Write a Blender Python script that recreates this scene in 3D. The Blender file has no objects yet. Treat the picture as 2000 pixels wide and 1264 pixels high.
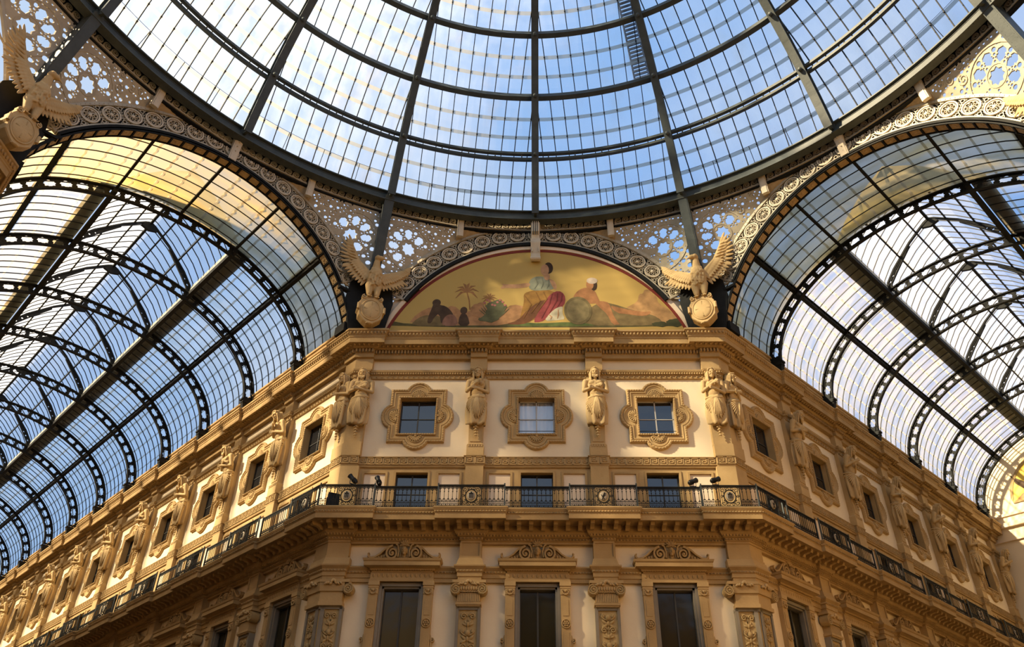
import bpy, bmesh, math, random
from math import sin, cos, pi, radians as RAD, sqrt, atan2, asin, acos, hypot
from mathutils import Vector, Matrix
from mathutils.geometry import delaunay_2d_cdt
random.seed(7)
SC = bpy.context.scene
COL = SC.collection
W = 7.6                      # half width of the facade between its two corners (m)
TT = math.tan(pi / 8)
AP = W / TT                  # apothem of the octagon under the dome
S2 = sqrt(2)

# ------------------------------------------------------------------ materials
def nodes(name):
    m = bpy.data.materials.new(name); m.use_nodes = True
    nt = m.node_tree; nt.nodes.clear()
    out = nt.nodes.new('ShaderNodeOutputMaterial')
    return m, nt, out

def stone(name, c1, c2, rough=.85, scale=1.3, bump=.15, metal=0.0, spec=.3, fine=14):
    m, nt, out = nodes(name)
    b = nt.nodes.new('ShaderNodeBsdfPrincipled')
    tc = nt.nodes.new('ShaderNodeTexCoord')
    n1 = nt.nodes.new('ShaderNodeTexNoise'); n1.inputs['Scale'].default_value = scale; n1.inputs['Detail'].default_value = 6
    n2 = nt.nodes.new('ShaderNodeTexNoise'); n2.inputs['Scale'].default_value = fine; n2.inputs['Detail'].default_value = 4
    r = nt.nodes.new('ShaderNodeValToRGB')
    r.color_ramp.elements[0].position = .3; r.color_ramp.elements[1].position = .7
    r.color_ramp.elements[0].color = (*c1, 1); r.color_ramp.elements[1].color = (*c2, 1)
    bp = nt.nodes.new('ShaderNodeBump'); bp.inputs['Strength'].default_value = bump; bp.inputs['Distance'].default_value = .03
    L = nt.links.new
    L(tc.outputs['Object'], n1.inputs['Vector']); L(tc.outputs['Object'], n2.inputs['Vector'])
    L(n1.outputs['Fac'], r.inputs['Fac']); L(r.outputs['Color'], b.inputs['Base Color'])
    L(n2.outputs['Fac'], bp.inputs['Height']); L(bp.outputs['Normal'], b.inputs['Normal'])
    b.inputs['Roughness'].default_value = rough; b.inputs['Metallic'].default_value = metal
    b.inputs['Specular IOR Level'].default_value = spec
    L(b.outputs['BSDF'], out.inputs['Surface'])
    return m

def flat(name, c, rough=.8, metal=0.0, spec=.3):
    m, nt, out = nodes(name)
    b = nt.nodes.new('ShaderNodeBsdfPrincipled')
    b.inputs['Base Color'].default_value = (*c, 1); b.inputs['Roughness'].default_value = rough
    b.inputs['Metallic'].default_value = metal; b.inputs['Specular IOR Level'].default_value = spec
    nt.links.new(b.outputs['BSDF'], out.inputs['Surface'])
    return m

def roof_glass(name, tint, dirt, lo, hi, scale=(1.7, 1.7, 1.7), rust=None, rust_amt=0.0):
    """dusty roof glass: part clear, part translucent film; streaks of dirt vary the mix pane by pane"""
    m, nt, out = nodes(name)
    L = nt.links.new
    tc = nt.nodes.new('ShaderNodeTexCoord'); mp = nt.nodes.new('ShaderNodeMapping')
    mp.inputs['Scale'].default_value = scale
    n = nt.nodes.new('ShaderNodeTexNoise'); n.inputs['Scale'].default_value = 1.0; n.inputs['Detail'].default_value = 5
    L(tc.outputs['Object'], mp.inputs['Vector']); L(mp.outputs['Vector'], n.inputs['Vector'])
    mr = nt.nodes.new('ShaderNodeMapRange')
    mr.inputs['From Min'].default_value = .33; mr.inputs['From Max'].default_value = .68
    mr.inputs['To Min'].default_value = lo; mr.inputs['To Max'].default_value = hi
    L(n.outputs['Fac'], mr.inputs['Value'])
    tr = nt.nodes.new('ShaderNodeBsdfTransparent'); tr.inputs['Color'].default_value = (*tint, 1)
    tl = nt.nodes.new('ShaderNodeBsdfTranslucent'); tl.inputs['Color'].default_value = (*dirt, 1)
    if rust:
        n2 = nt.nodes.new('ShaderNodeTexNoise'); n2.inputs['Scale'].default_value = .55; n2.inputs['Detail'].default_value = 3
        L(mp.outputs['Vector'], n2.inputs['Vector'])
        r2 = nt.nodes.new('ShaderNodeMapRange'); r2.inputs['From Min'].default_value = .52; r2.inputs['From Max'].default_value = .72
        r2.inputs['To Max'].default_value = rust_amt
        L(n2.outputs['Fac'], r2.inputs['Value'])
        mc = nt.nodes.new('ShaderNodeMix'); mc.data_type = 'RGBA'
        mc.inputs[6].default_value = (*dirt, 1); mc.inputs[7].default_value = (*rust, 1)
        L(r2.outputs['Result'], mc.inputs[0]); L(mc.outputs[2], tl.inputs['Color'])
    mx = nt.nodes.new('ShaderNodeMixShader')
    L(mr.outputs['Result'], mx.inputs['Fac']); L(tr.outputs['BSDF'], mx.inputs[1]); L(tl.outputs['BSDF'], mx.inputs[2])
    L(mx.outputs['Shader'], out.inputs['Surface'])
    return m

def window_glass(name, c, sp=.9, ro=.04):
    m, nt, out = nodes(name)
    b = nt.nodes.new('ShaderNodeBsdfPrincipled')
    b.inputs['Base Color'].default_value = (*c, 1); b.inputs['Roughness'].default_value = ro
    b.inputs['Specular IOR Level'].default_value = sp; b.inputs['IOR'].default_value = 1.6
    tc = nt.nodes.new('ShaderNodeTexCoord'); n = nt.nodes.new('ShaderNodeTexNoise'); n.inputs['Scale'].default_value = .9
    bp = nt.nodes.new('ShaderNodeBump'); bp.inputs['Strength'].default_value = .06; bp.inputs['Distance'].default_value = .3
    nt.links.new(tc.outputs['Object'], n.inputs['Vector']); nt.links.new(n.outputs['Fac'], bp.inputs['Height'])
    nt.links.new(bp.outputs['Normal'], b.inputs['Normal']); nt.links.new(b.outputs['BSDF'], out.inputs['Surface'])
    return m

def clear_glass(name):
    m, nt, out = nodes(name)
    tr = nt.nodes.new('ShaderNodeBsdfTransparent'); tr.inputs['Color'].default_value = (.9, .92, .95, 1)
    g = nt.nodes.new('ShaderNodeBsdfGlossy'); g.inputs['Roughness'].default_value = .03
    mx = nt.nodes.new('ShaderNodeMixShader'); mx.inputs['Fac'].default_value = .15
    nt.links.new(tr.outputs[0], mx.inputs[1]); nt.links.new(g.outputs[0], mx.inputs[2]); nt.links.new(mx.outputs[0], out.inputs['Surface'])
    return m

def painted_sky(name):
    """the painted background of the lunette: olive gold above, peach towards the painted horizon"""
    m, nt, out = nodes(name)
    L = nt.links.new
    tc = nt.nodes.new('ShaderNodeTexCoord'); sp = nt.nodes.new('ShaderNodeSeparateXYZ')
    n = nt.nodes.new('ShaderNodeTexNoise'); n.inputs['Scale'].default_value = .7; n.inputs['Detail'].default_value = 5
    L(tc.outputs['Object'], sp.inputs[0]); L(tc.outputs['Object'], n.inputs['Vector'])
    ad = nt.nodes.new('ShaderNodeMath'); ad.operation = 'MULTIPLY_ADD'; ad.inputs[1].default_value = 1.8
    L(n.outputs['Fac'], ad.inputs[0]); L(sp.outputs['Z'], ad.inputs[2])
    mr = nt.nodes.new('ShaderNodeMapRange'); mr.inputs['From Min'].default_value = 1.6; mr.inputs['From Max'].default_value = 5.6
    L(ad.outputs[0], mr.inputs['Value'])
    r = nt.nodes.new('ShaderNodeValToRGB')
    e = r.color_ramp.elements
    e[0].position = 0; e[0].color = (.56, .27, .10, 1)
    e[1].position = 1; e[1].color = (.50, .33, .08, 1)
    k = e.new(.45); k.color = (.72, .44, .14, 1)
    L(mr.outputs['Result'], r.inputs['Fac'])
    b = nt.nodes.new('ShaderNodeBsdfPrincipled'); b.inputs['Roughness'].default_value = .7
    L(r.outputs['Color'], b.inputs['Base Color']); L(b.outputs['BSDF'], out.inputs['Surface'])
    return m

M = dict(
    plaster=stone('cream_plaster', (.78, .63, .42), (.84, .70, .48), .9, .8, .08),
    ochre=stone('ochre_stone', (.40, .262, .112), (.51, .342, .152), .85, 1.1, .2),
    trim=stone('ochre_trim', (.35, .222, .09), (.46, .302, .128), .85, 1.6, .2),
    statue=stone('statue_stone', (.44, .295, .13), (.56, .385, .18), .8, 2.2, .25),
    panel=stone('pale_panel', (.76, .60, .42), (.82, .66, .48), .9, .8, .06),
    relief=stone('relief_stone', (.36, .24, .10), (.46, .32, .14), .85, 2.0, .3),
    greyst=stone('grey_frame', (.20, .17, .125), (.27, .23, .17), .6, 1.5, .08),
    iron=stone('black_iron', (.010, .010, .009), (.018, .018, .016), .7, 3, .1, 0, .15),
    girder=stone('painted_girder', (.042, .050, .046), (.062, .072, .066), .55, 3, .1, 0, .4),
    bars=flat('glazing_bar', (.015, .016, .016), .55),
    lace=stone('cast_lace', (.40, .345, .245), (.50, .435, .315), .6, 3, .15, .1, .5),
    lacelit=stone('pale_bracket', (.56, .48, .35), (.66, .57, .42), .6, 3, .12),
    tile=stone('soffit_tile', (.36, .25, .12), (.48, .34, .17), .75, 5, .3),
    gutter=stone('gutter_metal', (.52, .53, .44), (.62, .62, .52), .6, 2, .08),
    board=stone('walkway_boards', (.11, .10, .075), (.17, .15, .105), .8, 2, .1),
    dome=roof_glass('dome_glass', (.88, .95, 1.0), (.80, .84, .90), .15, .34, (1.6, 1.6, .35), (.75, .55, .30), .55),
    lap=roof_glass('lap_glass', (.70, .66, .58), (.55, .49, .40), .62, .85),
    vlap=roof_glass('lap_edge_glass', (.45, .40, .32), (.22, .18, .12), .75, .95),
    soiled=roof_glass('soiled_glass', (.72, .72, .70), (.38, .30, .165), .55, .94, (.35, 1.1, .8), (.62, .40, .12), 1.0),
    vault=roof_glass('vault_glass', (.88, .94, 1.0), (.68, .575, .38), .12, .40, (.35, 1.7, .8), (.78, .55, .26), .7),
    lantern=roof_glass('lantern_glass', (.92, .95, 1.0), (.80, .79, .76), .24, .48, (.5, 1.2, .8), (.80, .62, .40), .5),
    pane=window_glass('dark_window_glass', (.010, .011, .013)),
    lowpane=window_glass('brown_window_glass', (.022, .018, .006), .3, .12),
    clear=clear_glass('clear_window_glass'),
    sash=flat('window_sash', (.045, .042, .035), .5),
    palesash=flat('pale_sash', (.45, .43, .40), .5),
    curtain=stone('curtain_cloth', (.82, .79, .74), (.90, .87, .82), .95, 2, .1),
    room=flat('dim_room', (.30, .26, .20), .9),
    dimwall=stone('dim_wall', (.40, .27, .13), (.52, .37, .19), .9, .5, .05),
    floor=stone('mosaic_floor', (.085, .06, .04), (.13, .095, .06), .4, .5, .05),
    lamp=flat('lamp_black', (.012, .012, .013), .4),
    medal=stone('medallion_stone', (.26, .215, .15), (.36, .30, .22), .7, 5, .2),
    mural=painted_sky('painted_lunette'),
    red=flat('painted_red', (.19, .028, .016), .7),
)

# ------------------------------------------------------------------ mesh helpers
class MB:
    def __init__(s): s.v = []; s.f = []
    def add(s, vs, fs):
        o = len(s.v); s.v += [tuple(q) for q in vs]; s.f += [tuple(i + o for i in f) for f in fs]; return s
    def box(s, x0, x1, y0, y1, z0, z1):
        return s.add([(x0, y0, z0), (x1, y0, z0), (x1, y1, z0), (x0, y1, z0), (x0, y0, z1), (x1, y0, z1), (x1, y1, z1), (x0, y1, z1)],
                     [(0, 3, 2, 1), (4, 5, 6, 7), (0, 1, 5, 4), (1, 2, 6, 5), (2, 3, 7, 6), (3, 0, 4, 7)])
    def taper(s, x0, x1, X0, X1, y0, y1, Y0, z0, z1):
        """box whose bottom is x0..x1, y0..y1 and top X0..X1, Y0..y1"""
        return s.add([(x0, y0, z0), (x1, y0, z0), (x1, y1, z0), (x0, y1, z0), (X0, Y0, z1), (X1, Y0, z1), (X1, y1, z1), (X0, y1, z1)],
                     [(0, 3, 2, 1), (4, 5, 6, 7), (0, 1, 5, 4), (1, 2, 6, 5), (2, 3, 7, 6), (3, 0, 4, 7)])
    def loft(s, rings, closed=True, cap=True):
        n = len(rings[0]); o = len(s.v)
        for r in rings: s.v += [tuple(q) for q in r]
        for i in range(len(rings) - 1):
            for j in range(n if closed else n - 1):
                k = (j + 1) % n
                s.f.append((o + i * n + j, o + i * n + k, o + (i + 1) * n + k, o + (i + 1) * n + j))
        if cap and closed:
            s.f.append(tuple(o + j for j in reversed(range(n)))); e = o + (len(rings) - 1) * n
            s.f.append(tuple(e + j for j in range(n)))
        return s
    def tube(s, pts, r, n=6, closed=False):
        pts = [Vector(p) for p in pts]; rr = r if isinstance(r, (list, tuple)) else [r] * len(pts)
        rings = []; up = None
        for i, p in enumerate(pts):
            if closed: t = pts[(i + 1) % len(pts)] - pts[i - 1]
            else: t = pts[min(i + 1, len(pts) - 1)] - pts[max(i - 1, 0)]
            if t.length < 1e-9: t = Vector((0, 0, 1))
            t.normalize()
            if up is None:
                up = Vector((0, 0, 1)) if abs(t.z) < .9 else Vector((0, 1, 0))
            a = t.cross(up)
            if a.length < 1e-5: a = t.cross(Vector((1, 0, 0)))
            a.normalize(); b = a.cross(t); up = b
            rings.append([p + rr[i] * (cos(2 * pi * j / n) * a + sin(2 * pi * j / n) * b) for j in range(n)])
        if closed: rings.append(rings[0])
        return s.loft(rings, True, not closed)
    def bar(s, p, q, w, h=None, up=(0, 0, 1)):
        """rectangular bar from p to q, w wide across, h along up"""
        p, q = Vector(p), Vector(q); h = h or w
        t = (q - p).normalized(); u = Vector(up)
        a = t.cross(u)
        if a.length < 1e-5: a = t.cross(Vector((1, 0, 0)))
        a.normalize(); b = a.cross(t)
        return s.loft([[c + a * (sx * w / 2) + b * (sz * h / 2) for sx, sz in ((-1, -1), (1, -1), (1, 1), (-1, 1))] for c in (p, q)])
    def bars(s, pts, w, h, ups):
        """continuous rectangular bar along pts, ups gives the up vector at each point"""
        pts = [Vector(q) for q in pts]; rings = []
        for i, q in enumerate(pts):
            t = (pts[min(i + 1, len(pts) - 1)] - pts[max(i - 1, 0)]).normalized(); u = Vector(ups[i] if isinstance(ups, list) else ups)
            a = t.cross(u).normalized(); b = a.cross(t)
            rings.append([q + a * (sx * w / 2) + b * (sz * h / 2) for sx, sz in ((-1, -1), (1, -1), (1, 1), (-1, 1))])
        return s.loft(rings)
    def ell(s, c, r, nu=12, nv=8):
        rings = []
        for i in range(nv + 1):
            t = -pi / 2 + pi * i / nv; t = max(-pi / 2 + .02, min(pi / 2 - .02, t))
            rings.append([(c[0] + r[0] * cos(t) * cos(2 * pi * j / nu), c[1] + r[1] * cos(t) * sin(2 * pi * j / nu), c[2] + r[2] * sin(t)) for j in range(nu)])
        return s.loft(rings)
    def ellr(s, c, r, mat, nu=10, nv=6):
        """rotated ellipsoid; mat is a 3x3 Matrix"""
        t = MB().ell((0, 0, 0), r, nu, nv)
        return s.add([Vector(c) + mat @ Vector(q) for q in t.v], t.f)
    def cap(s, p, q, r1, r2=None, n=10):
        r2 = r1 if r2 is None else r2
        p, q = Vector(p), Vector(q); d = q - p; l = d.length
        t = d.normalized()
        pts = [p - t * r1 * .95, p - t * r1 * .6, p, q, q + t * r2 * .6, q + t * r2 * .95]
        return s.tube(pts, [r1 * .3, r1 * .8, r1, r2, r2 * .8, r2 * .3], n)
    def ribbon(s, pts, w, d0, d1, closed=False):
        """flat strip in the x-z plane: pts (x,z), width w (or list), from depth y=-d0 (back) to y=-d1 (front)"""
        n = len(pts); ww = w if isinstance(w, (list, tuple)) else [w] * n
        Lf, Rt = [], []
        for i in range(n):
            a = pts[i - 1] if (closed or i > 0) else pts[0]; b = pts[(i + 1) % n] if (closed or i < n - 1) else pts[-1]
            dx, dz = b[0] - a[0], b[1] - a[1]; l = hypot(dx, dz) or 1
            nx, nz = -dz / l * ww[i] / 2, dx / l * ww[i] / 2
            Lf.append((pts[i][0] + nx, pts[i][1] + nz)); Rt.append((pts[i][0] - nx, pts[i][1] - nz))
        rings = [[(Lf[i][0], -d0, Lf[i][1]), (Rt[i][0], -d0, Rt[i][1]), (Rt[i][0], -d1, Rt[i][1]), (Lf[i][0], -d1, Lf[i][1])] for i in range(n)]
        if closed: rings.append(rings[0])
        return s.loft(rings, True, not closed)
    def prism(s, poly, d0, d1):
        """polygon (x,z) extruded from y=-d0 to y=-d1"""
        n = len(poly); o = len(s.v)
        s.v += [(x, -d0, z) for x, z in poly] + [(x, -d1, z) for x, z in poly]
        s.f.append(tuple(o + i for i in range(n))); s.f.append(tuple(o + n + i for i in reversed(range(n))))
        for i in range(n):
            j = (i + 1) % n; s.f.append((o + i, o + n + i, o + n + j, o + j))
        return s
    def merge(s, other, mat=None):
        return s.add([mat @ Vector(q) for q in other.v] if mat else other.v, other.f)
    def me(s, name, mat, smooth=False, fix=True):
        me = bpy.data.meshes.new(name); me.from_pydata(s.v, [], s.f); me.update()
        if fix:
            b = bmesh.new(); b.from_mesh(me); bmesh.ops.recalc_face_normals(b, faces=b.faces); b.to_mesh(me); b.free()
        if mat: me.materials.append(mat)
        if smooth:
            me.polygons.foreach_set('use_smooth', [True] * len(me.polygons))
        return me

def ob(name, me, parent=None, loc=None, rz=0.0, rot=None, scale=None):
    o = bpy.data.objects.new(name, me); COL.objects.link(o)
    if parent is not None: o.parent = parent
    if loc is not None: o.location = loc
    if rot is not None: o.rotation_euler = rot
    elif rz: o.rotation_euler = (0, 0, rz)
    if scale is not None: o.scale = scale
    return o

def tag(o, label=None, cat=None, group=None, kind=None):
    if label: o['label'] = label
    if cat: o['category'] = cat
    if group: o['group'] = group
    if kind: o['kind'] = kind
    return o

def thing(name, label, cat, loc=(0, 0, 0), rz=0.0, group=None, kind=None):
    return tag(ob(name, None, None, loc, rz), label, cat, group, kind)

def remeshed(mb, name, mat, vox=.02, smooth_it=2):
    """fuse overlapping volumes of mb into one continuous skin"""
    me0 = mb.me('tmp', None, fix=True)
    o = bpy.data.objects.new('tmp', me0); COL.objects.link(o)
    r = o.modifiers.new('r', 'REMESH'); r.mode = 'VOXEL'; r.voxel_size = vox; r.use_smooth_shade = True
    if smooth_it:
        s = o.modifiers.new('s', 'SMOOTH'); s.factor = .5; s.iterations = smooth_it
    dg = bpy.context.evaluated_depsgraph_get(); dg.update()
    me = bpy.data.meshes.new_from_object(o.evaluated_get(dg)); me.name = name
    bpy.data.objects.remove(o); bpy.data.meshes.remove(me0)
    me.materials.clear(); me.materials.append(mat)
    me.polygons.foreach_set('use_smooth', [True] * len(me.polygons))
    return me

def plate(loops, d0, d1):
    """filled flat plate with holes (even-odd) from outlines in (x,z); returns MB from y=-d0 to y=-d1"""
    vs, es = [], []
    for lp in loops:
        o = len(vs); n = len(lp); vs += [Vector((q[0], q[1])) for q in lp]; es += [(o + i, o + (i + 1) % n) for i in range(n)]
    V, _, Fc, *_r = delaunay_2d_cdt(vs, es, [], 0, 1e-6)
    bb = [(min(q[0] for q in l), max(q[0] for q in l), min(q[1] for q in l), max(q[1] for q in l), l) for l in loops]
    def inside(x, y):
        c = False
        for x0, x1, y0, y1, l in bb:
            if not (x0 <= x <= x1 and y0 <= y <= y1): continue
            k = l[-1]
            for q in l:
                if (q[1] > y) != (k[1] > y) and x < (k[0] - q[0]) * (y - q[1]) / (k[1] - q[1]) + q[0]: c = not c
                k = q
        return c
    keep = []
    for f in Fc:
        cx = sum(V[i].x for i in f) / len(f); cy = sum(V[i].y for i in f) / len(f)
        if inside(cx, cy): keep.append(tuple(f))
    n = len(V); mb = MB()
    mb.v = [(q.x, -d0, q.y) for q in V] + [(q.x, -d1, q.y) for q in V]
    edges = {}
    for f in keep:
        mb.f.append(f[::-1]); mb.f.append(tuple(i + n for i in f))
        for a, b in zip(f, f[1:] + f[:1]):
            if (b, a) in edges: del edges[(b, a)]
            else: edges[(a, b)] = 1
    for a, b in edges: mb.f.append((a, b, b + n, a + n))
    return mb

def circ(cx, cz, r, n=16, a0=0.0):
    return [(cx + r * cos(a0 + 2 * pi * i / n), cz + r * sin(a0 + 2 * pi * i / n)) for i in range(n)]

def arc(cx, cz, r, a0, a1, n):
    return [(cx + r * cos(a0 + (a1 - a0) * i / n), cz + r * sin(a0 + (a1 - a0) * i / n)) for i in range(n + 1)]

def spiral(cx, cz, r0, r1, a0, turns, n=24):
    return [(cx + (r0 + (r1 - r0) * i / n) * cos(a0 + turns * 2 * pi * i / n), cz + (r0 + (r1 - r0) * i / n) * sin(a0 + turns * 2 * pi * i / n)) for i in range(n + 1)]

ORD = ['first', 'second', 'third', 'fourth', 'fifth', 'sixth', 'seventh', 'eighth', 'ninth', 'tenth', 'eleventh', 'twelfth', 'thirteenth']

# ------------------------------------------------------------------ wall frames
class Frame:
    def __init__(s, key, org, rz): s.key = key; s.org = Vector(org); s.rz = rz; s.R = Matrix.Rotation(rz, 3, 'Z')
    def pt(s, x, d=0.0, z=0.0): return s.org + s.R @ Vector((x, -d, z))
FC = Frame('C', (0, 0, 0), 0)
FL = Frame('L', (-W, 0, 0), -pi / 4)
FR = Frame('R', (W, 0, 0), pi / 4)
Q = 4.82
NL, NR = 12, 6
WIN = {'C': [-4.87, 0, 4.87], 'L': [-(2.84 + Q * k) for k in range(NL)], 'R': [2.84 + Q * k for k in range(NR)]}
PIL = {'C': [-2.43, 2.43], 'L': [-(5.25 + Q * k) for k in range(NL)], 'R': [5.25 + Q * k for k in range(NR)]}
ENDL, ENDR = -(5.25 + Q * (NL - 1) + 1.2), 29.95
LOWN = 5                      # bays of the arms whose lower storey the picture reaches

def wall_path(key, h, e, h_c):
    """plan polyline of one wall with a ressaut (half width h, projection e) at every pilaster, folded round the corners"""
    P = []
    if key == 'C':
        P = [FL.pt(-h_c, e), None, FC.pt(-W + h_c, e), FC.pt(-W + h_c, 0)]
        for c in PIL['C']: P += [FC.pt(c - h, 0), FC.pt(c - h, e), FC.pt(c + h, e), FC.pt(c + h, 0)]
        P += [FC.pt(W - h_c, 0), FC.pt(W - h_c, e), None, FR.pt(h_c, e)]
        P[1] = Vector((-(W + TT * e), -e, 0)); P[-2] = Vector((W + TT * e, -e, 0))
        return P, True, True
    if key == 'L':
        P = [FL.pt(ENDL, 0)]
        for c in reversed(PIL['L']): P += [FL.pt(c - h, 0), FL.pt(c - h, e), FL.pt(c + h, e), FL.pt(c + h, 0)]
        P += [FL.pt(-h_c, 0), FL.pt(-h_c, e), Vector((-(W + TT * e), -e, 0)), FC.pt(-W + h_c, e)]
        return P, False, True
    P = [FC.pt(W - h_c, e), Vector((W + TT * e, -e, 0)), FR.pt(h_c, e), FR.pt(h_c, 0)]
    for c in PIL['R']: P += [FR.pt(c - h, 0), FR.pt(c - h, e), FR.pt(c + h, e), FR.pt(c + h, 0)]
    # last pilaster touches the end wall
    P = P[:-1]; P[-1] = FR.pt(ENDR, e)
    return P, True, False

def sweep(P, prof, ghost0=False, ghost1=False):
    """sweep profile [(d,z)] along plan path P, outward on the right hand; ghost ends only shape the mitres"""
    P = [Vector((p[0], p[1])) for p in P]; n = len(P); offs = []
    for i in range(n):
        t0 = (P[i] - P[i - 1]).normalized() if i > 0 else None
        t1 = (P[i + 1] - P[i]).normalized() if i < n - 1 else None
        n0 = Vector((t0.y, -t0.x)) if t0 else None; n1 = Vector((t1.y, -t1.x)) if t1 else None
        if n0 is None: m = n1
        elif n1 is None: m = n0
        else: m = (n0 + n1) / max(.25, 1 + n0.dot(n1))
        offs.append(m)
    a, b = (1 if ghost0 else 0), (n - 1 if ghost1 else n)
    rings = [[(P[i].x + offs[i].x * d, P[i].y + offs[i].y * d, z) for d, z in prof] for i in range(a, b)]
    return MB().loft(rings, closed=False, cap=False)

def along(P, ghost0, ghost1, d, step, minlen=.25):
    """evenly spaced stations on every straight run of the path at offset d -> (point, angle)"""
    P = [Vector((p[0], p[1])) for p in P]; out = []
    a, b = (1 if ghost0 else 0), (len(P) - 1 if ghost1 else len(P))
    def mit(i):
        t0 = (P[i] - P[i - 1]).normalized() if i > 0 else None
        t1 = (P[i + 1] - P[i]).normalized() if i < len(P) - 1 else None
        n0 = Vector((t0.y, -t0.x)) if t0 else None; n1 = Vector((t1.y, -t1.x)) if t1 else None
        if n0 is None: return n1
        if n1 is None: return n0
        return (n0 + n1) / max(.25, 1 + n0.dot(n1))
    for i in range(a, b - 1):
        if (P[i + 1] - P[i]).length < minlen: continue
        A_, B_ = P[i] + mit(i) * d, P[i + 1] + mit(i + 1) * d
        l = (B_ - A_).length
        k = max(1, int(round(l / step)))
        t = (B_ - A_).normalized()
        for j in range(k): out.append((A_ + t * (l * (j + .5) / k), atan2(t.y, t.x), l / k))
    return out

WN = {'C': 'central facade', 'L': 'left gallery wall', 'R': 'right gallery wall'}

# ================================================================== THE WALLS
def grid_wall(x0, x1, z0, z1, holes, d):
    xs = sorted({x0, x1, *[h[0] for h in holes], *[h[1] for h in holes]}); zs = sorted({z0, z1, *[h[2] for h in holes], *[h[3] for h in holes]})
    xs = [x for x in xs if x0 <= x <= x1]; zs = [z for z in zs if z0 <= z <= z1]
    mb = MB()
    for i in range(len(xs) - 1):
        for j in range(len(zs) - 1):
            cx, cz = (xs[i] + xs[i + 1]) / 2, (zs[j] + zs[j + 1]) / 2
            if any(h[0] < cx < h[1] and h[2] < cz < h[3] for h in holes): continue
            mb.add([(xs[i], -d, zs[j]), (xs[i + 1], -d, zs[j]), (xs[i + 1], -d, zs[j + 1]), (xs[i], -d, zs[j + 1])], [(0, 1, 2, 3)])
    return mb

WD = -.06                                    # the plaster lies a little behind the plane of the window surrounds
UPZ = (17.13, 18.78); UPH = .74              # upper window opening
MZZ = (13.56, 15.44); MZH = .64              # low windows behind the balcony
LWZ = (7.0, 11.08); LWH = .79                # tall windows
EXT = {'C': (-W - .02, W + .02), 'L': (ENDL, .02), 'R': (-.02, ENDR)}
FRM = {'C': FC, 'L': FL, 'R': FR}
WALLNAME = {'C': 'wall_center', 'L': 'wall_left', 'R': 'wall_right'}
WALLLAB = {'C': 'cream plaster wall of the central facade under the lunette', 'L': 'sunlit cream plaster wall of the gallery left of the central facade', 'R': 'shaded cream plaster wall of the gallery right of the central facade'}
for k in 'CLR':
    holes = []
    for i, c in enumerate(WIN[k]):
        holes += [(c - UPH, c + UPH, *UPZ), (c - MZH, c + MZH, *MZZ)]
        if k == 'C' or i < LOWN: holes.append((c - LWH, c + LWH, *LWZ))
    x0, x1 = EXT[k]
    o = ob(WALLNAME[k], grid_wall(x0, x1, 0, 21.8, holes, WD).me('wall', M['plaster']), None, FRM[k].org, FRM[k].rz)
    tag(o, WALLLAB[k], 'wall', kind='structure')

# ------------------------------------------------------------------ mouldings (one run per wall)
CORN = [(-.06, 20.66), (.15, 20.66), (.15, 20.84), (.17, 20.86), (.17, 21.03), (.29, 21.04), (.36, 21.11), (.60, 21.13), (.60, 21.10), (.63, 21.10), (.63, 21.33), (.66, 21.36), (.66, 21.42), (.69, 21.45), (.74, 21.58), (.80, 21.62), (.80, 21.70), (-.06, 21.74)]
BALC = [(-.06, 12.52), (.10, 12.52), (.10, 12.60), (.15, 12.62), (.15, 12.72), (.22, 12.74), (.31, 12.85), (.33, 12.88), (.33, 12.95), (.36, 12.97), (.36, 13.12), (.97, 13.13), (.97, 13.10), (1.01, 13.10), (1.01, 13.29), (1.03, 13.31), (1.03, 13.40), (1.05, 13.42), (1.09, 13.50), (1.05, 13.55), (-.06, 13.56)]
BAND = [(-.06, 19.72), (.0, 19.72), (.02, 19.74), (.02, 19.87), (.06, 19.89), (.06, 19.99), (.10, 20.01), (.12, 20.07), (.12, 20.11), (-.06, 20.13)]
KEYB = [(-.06, 15.63), (.06, 15.63), (.08, 15.70), (.09, 15.71), (.09, 16.03), (.12, 16.04), (.12, 16.07), (-.06, 16.08)]
ARCB = [(-.06, 11.12), (.05, 11.12), (.05, 11.26), (.08, 11.27), (.08, 11.41), (.11, 11.43), (.11, 11.50), (.12, 11.52), (.20, 11.61), (.20, 11.66), (-.06, 11.68)]
RUNS = [('C', 'central facade'), ('L', 'left gallery wall'), ('R', 'right gallery wall')]
tn = 0
def stations(k, h, e, hc, d, step): 
    P, g0, g1 = wall_path(k, h, e, hc); return along(P, g0, g1, d, step)
def strip(mb, P, g0, g1, d, z, h=.06):
    return mb.merge(sweep(P, [(d - .012, z - h), (d + .003, z - h), (d + .003, z + h), (d - .012, z + h)], g0, g1))
def place(mb, unit, st, z):
    for p, a, l in st:
        ca, sa = cos(a), sin(a)
        mb.add([(p.x + ca * x - sa * y, p.y + sa * x + ca * y, z + zz) for x, y, zz in unit.v], unit.f)
dent = MB().box(-.035, .035, -.11, .02, 0, .14)
egg = MB().ell((0, -.01, 0), (.055, .05, .08), 6, 4)
egg2 = MB().ell((0, -.01, 0), (.045, .04, .055), 6, 4)
leaf = MB().ell((0, -.02, 0), (.06, .09, .035), 6, 3)
bead2 = MB().ell((0, -.01, 0), (.046, .035, .05), 6, 4)
bead = MB().ell((0, -.01, 0), (.035, .03, .035), 6, 3)
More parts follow.
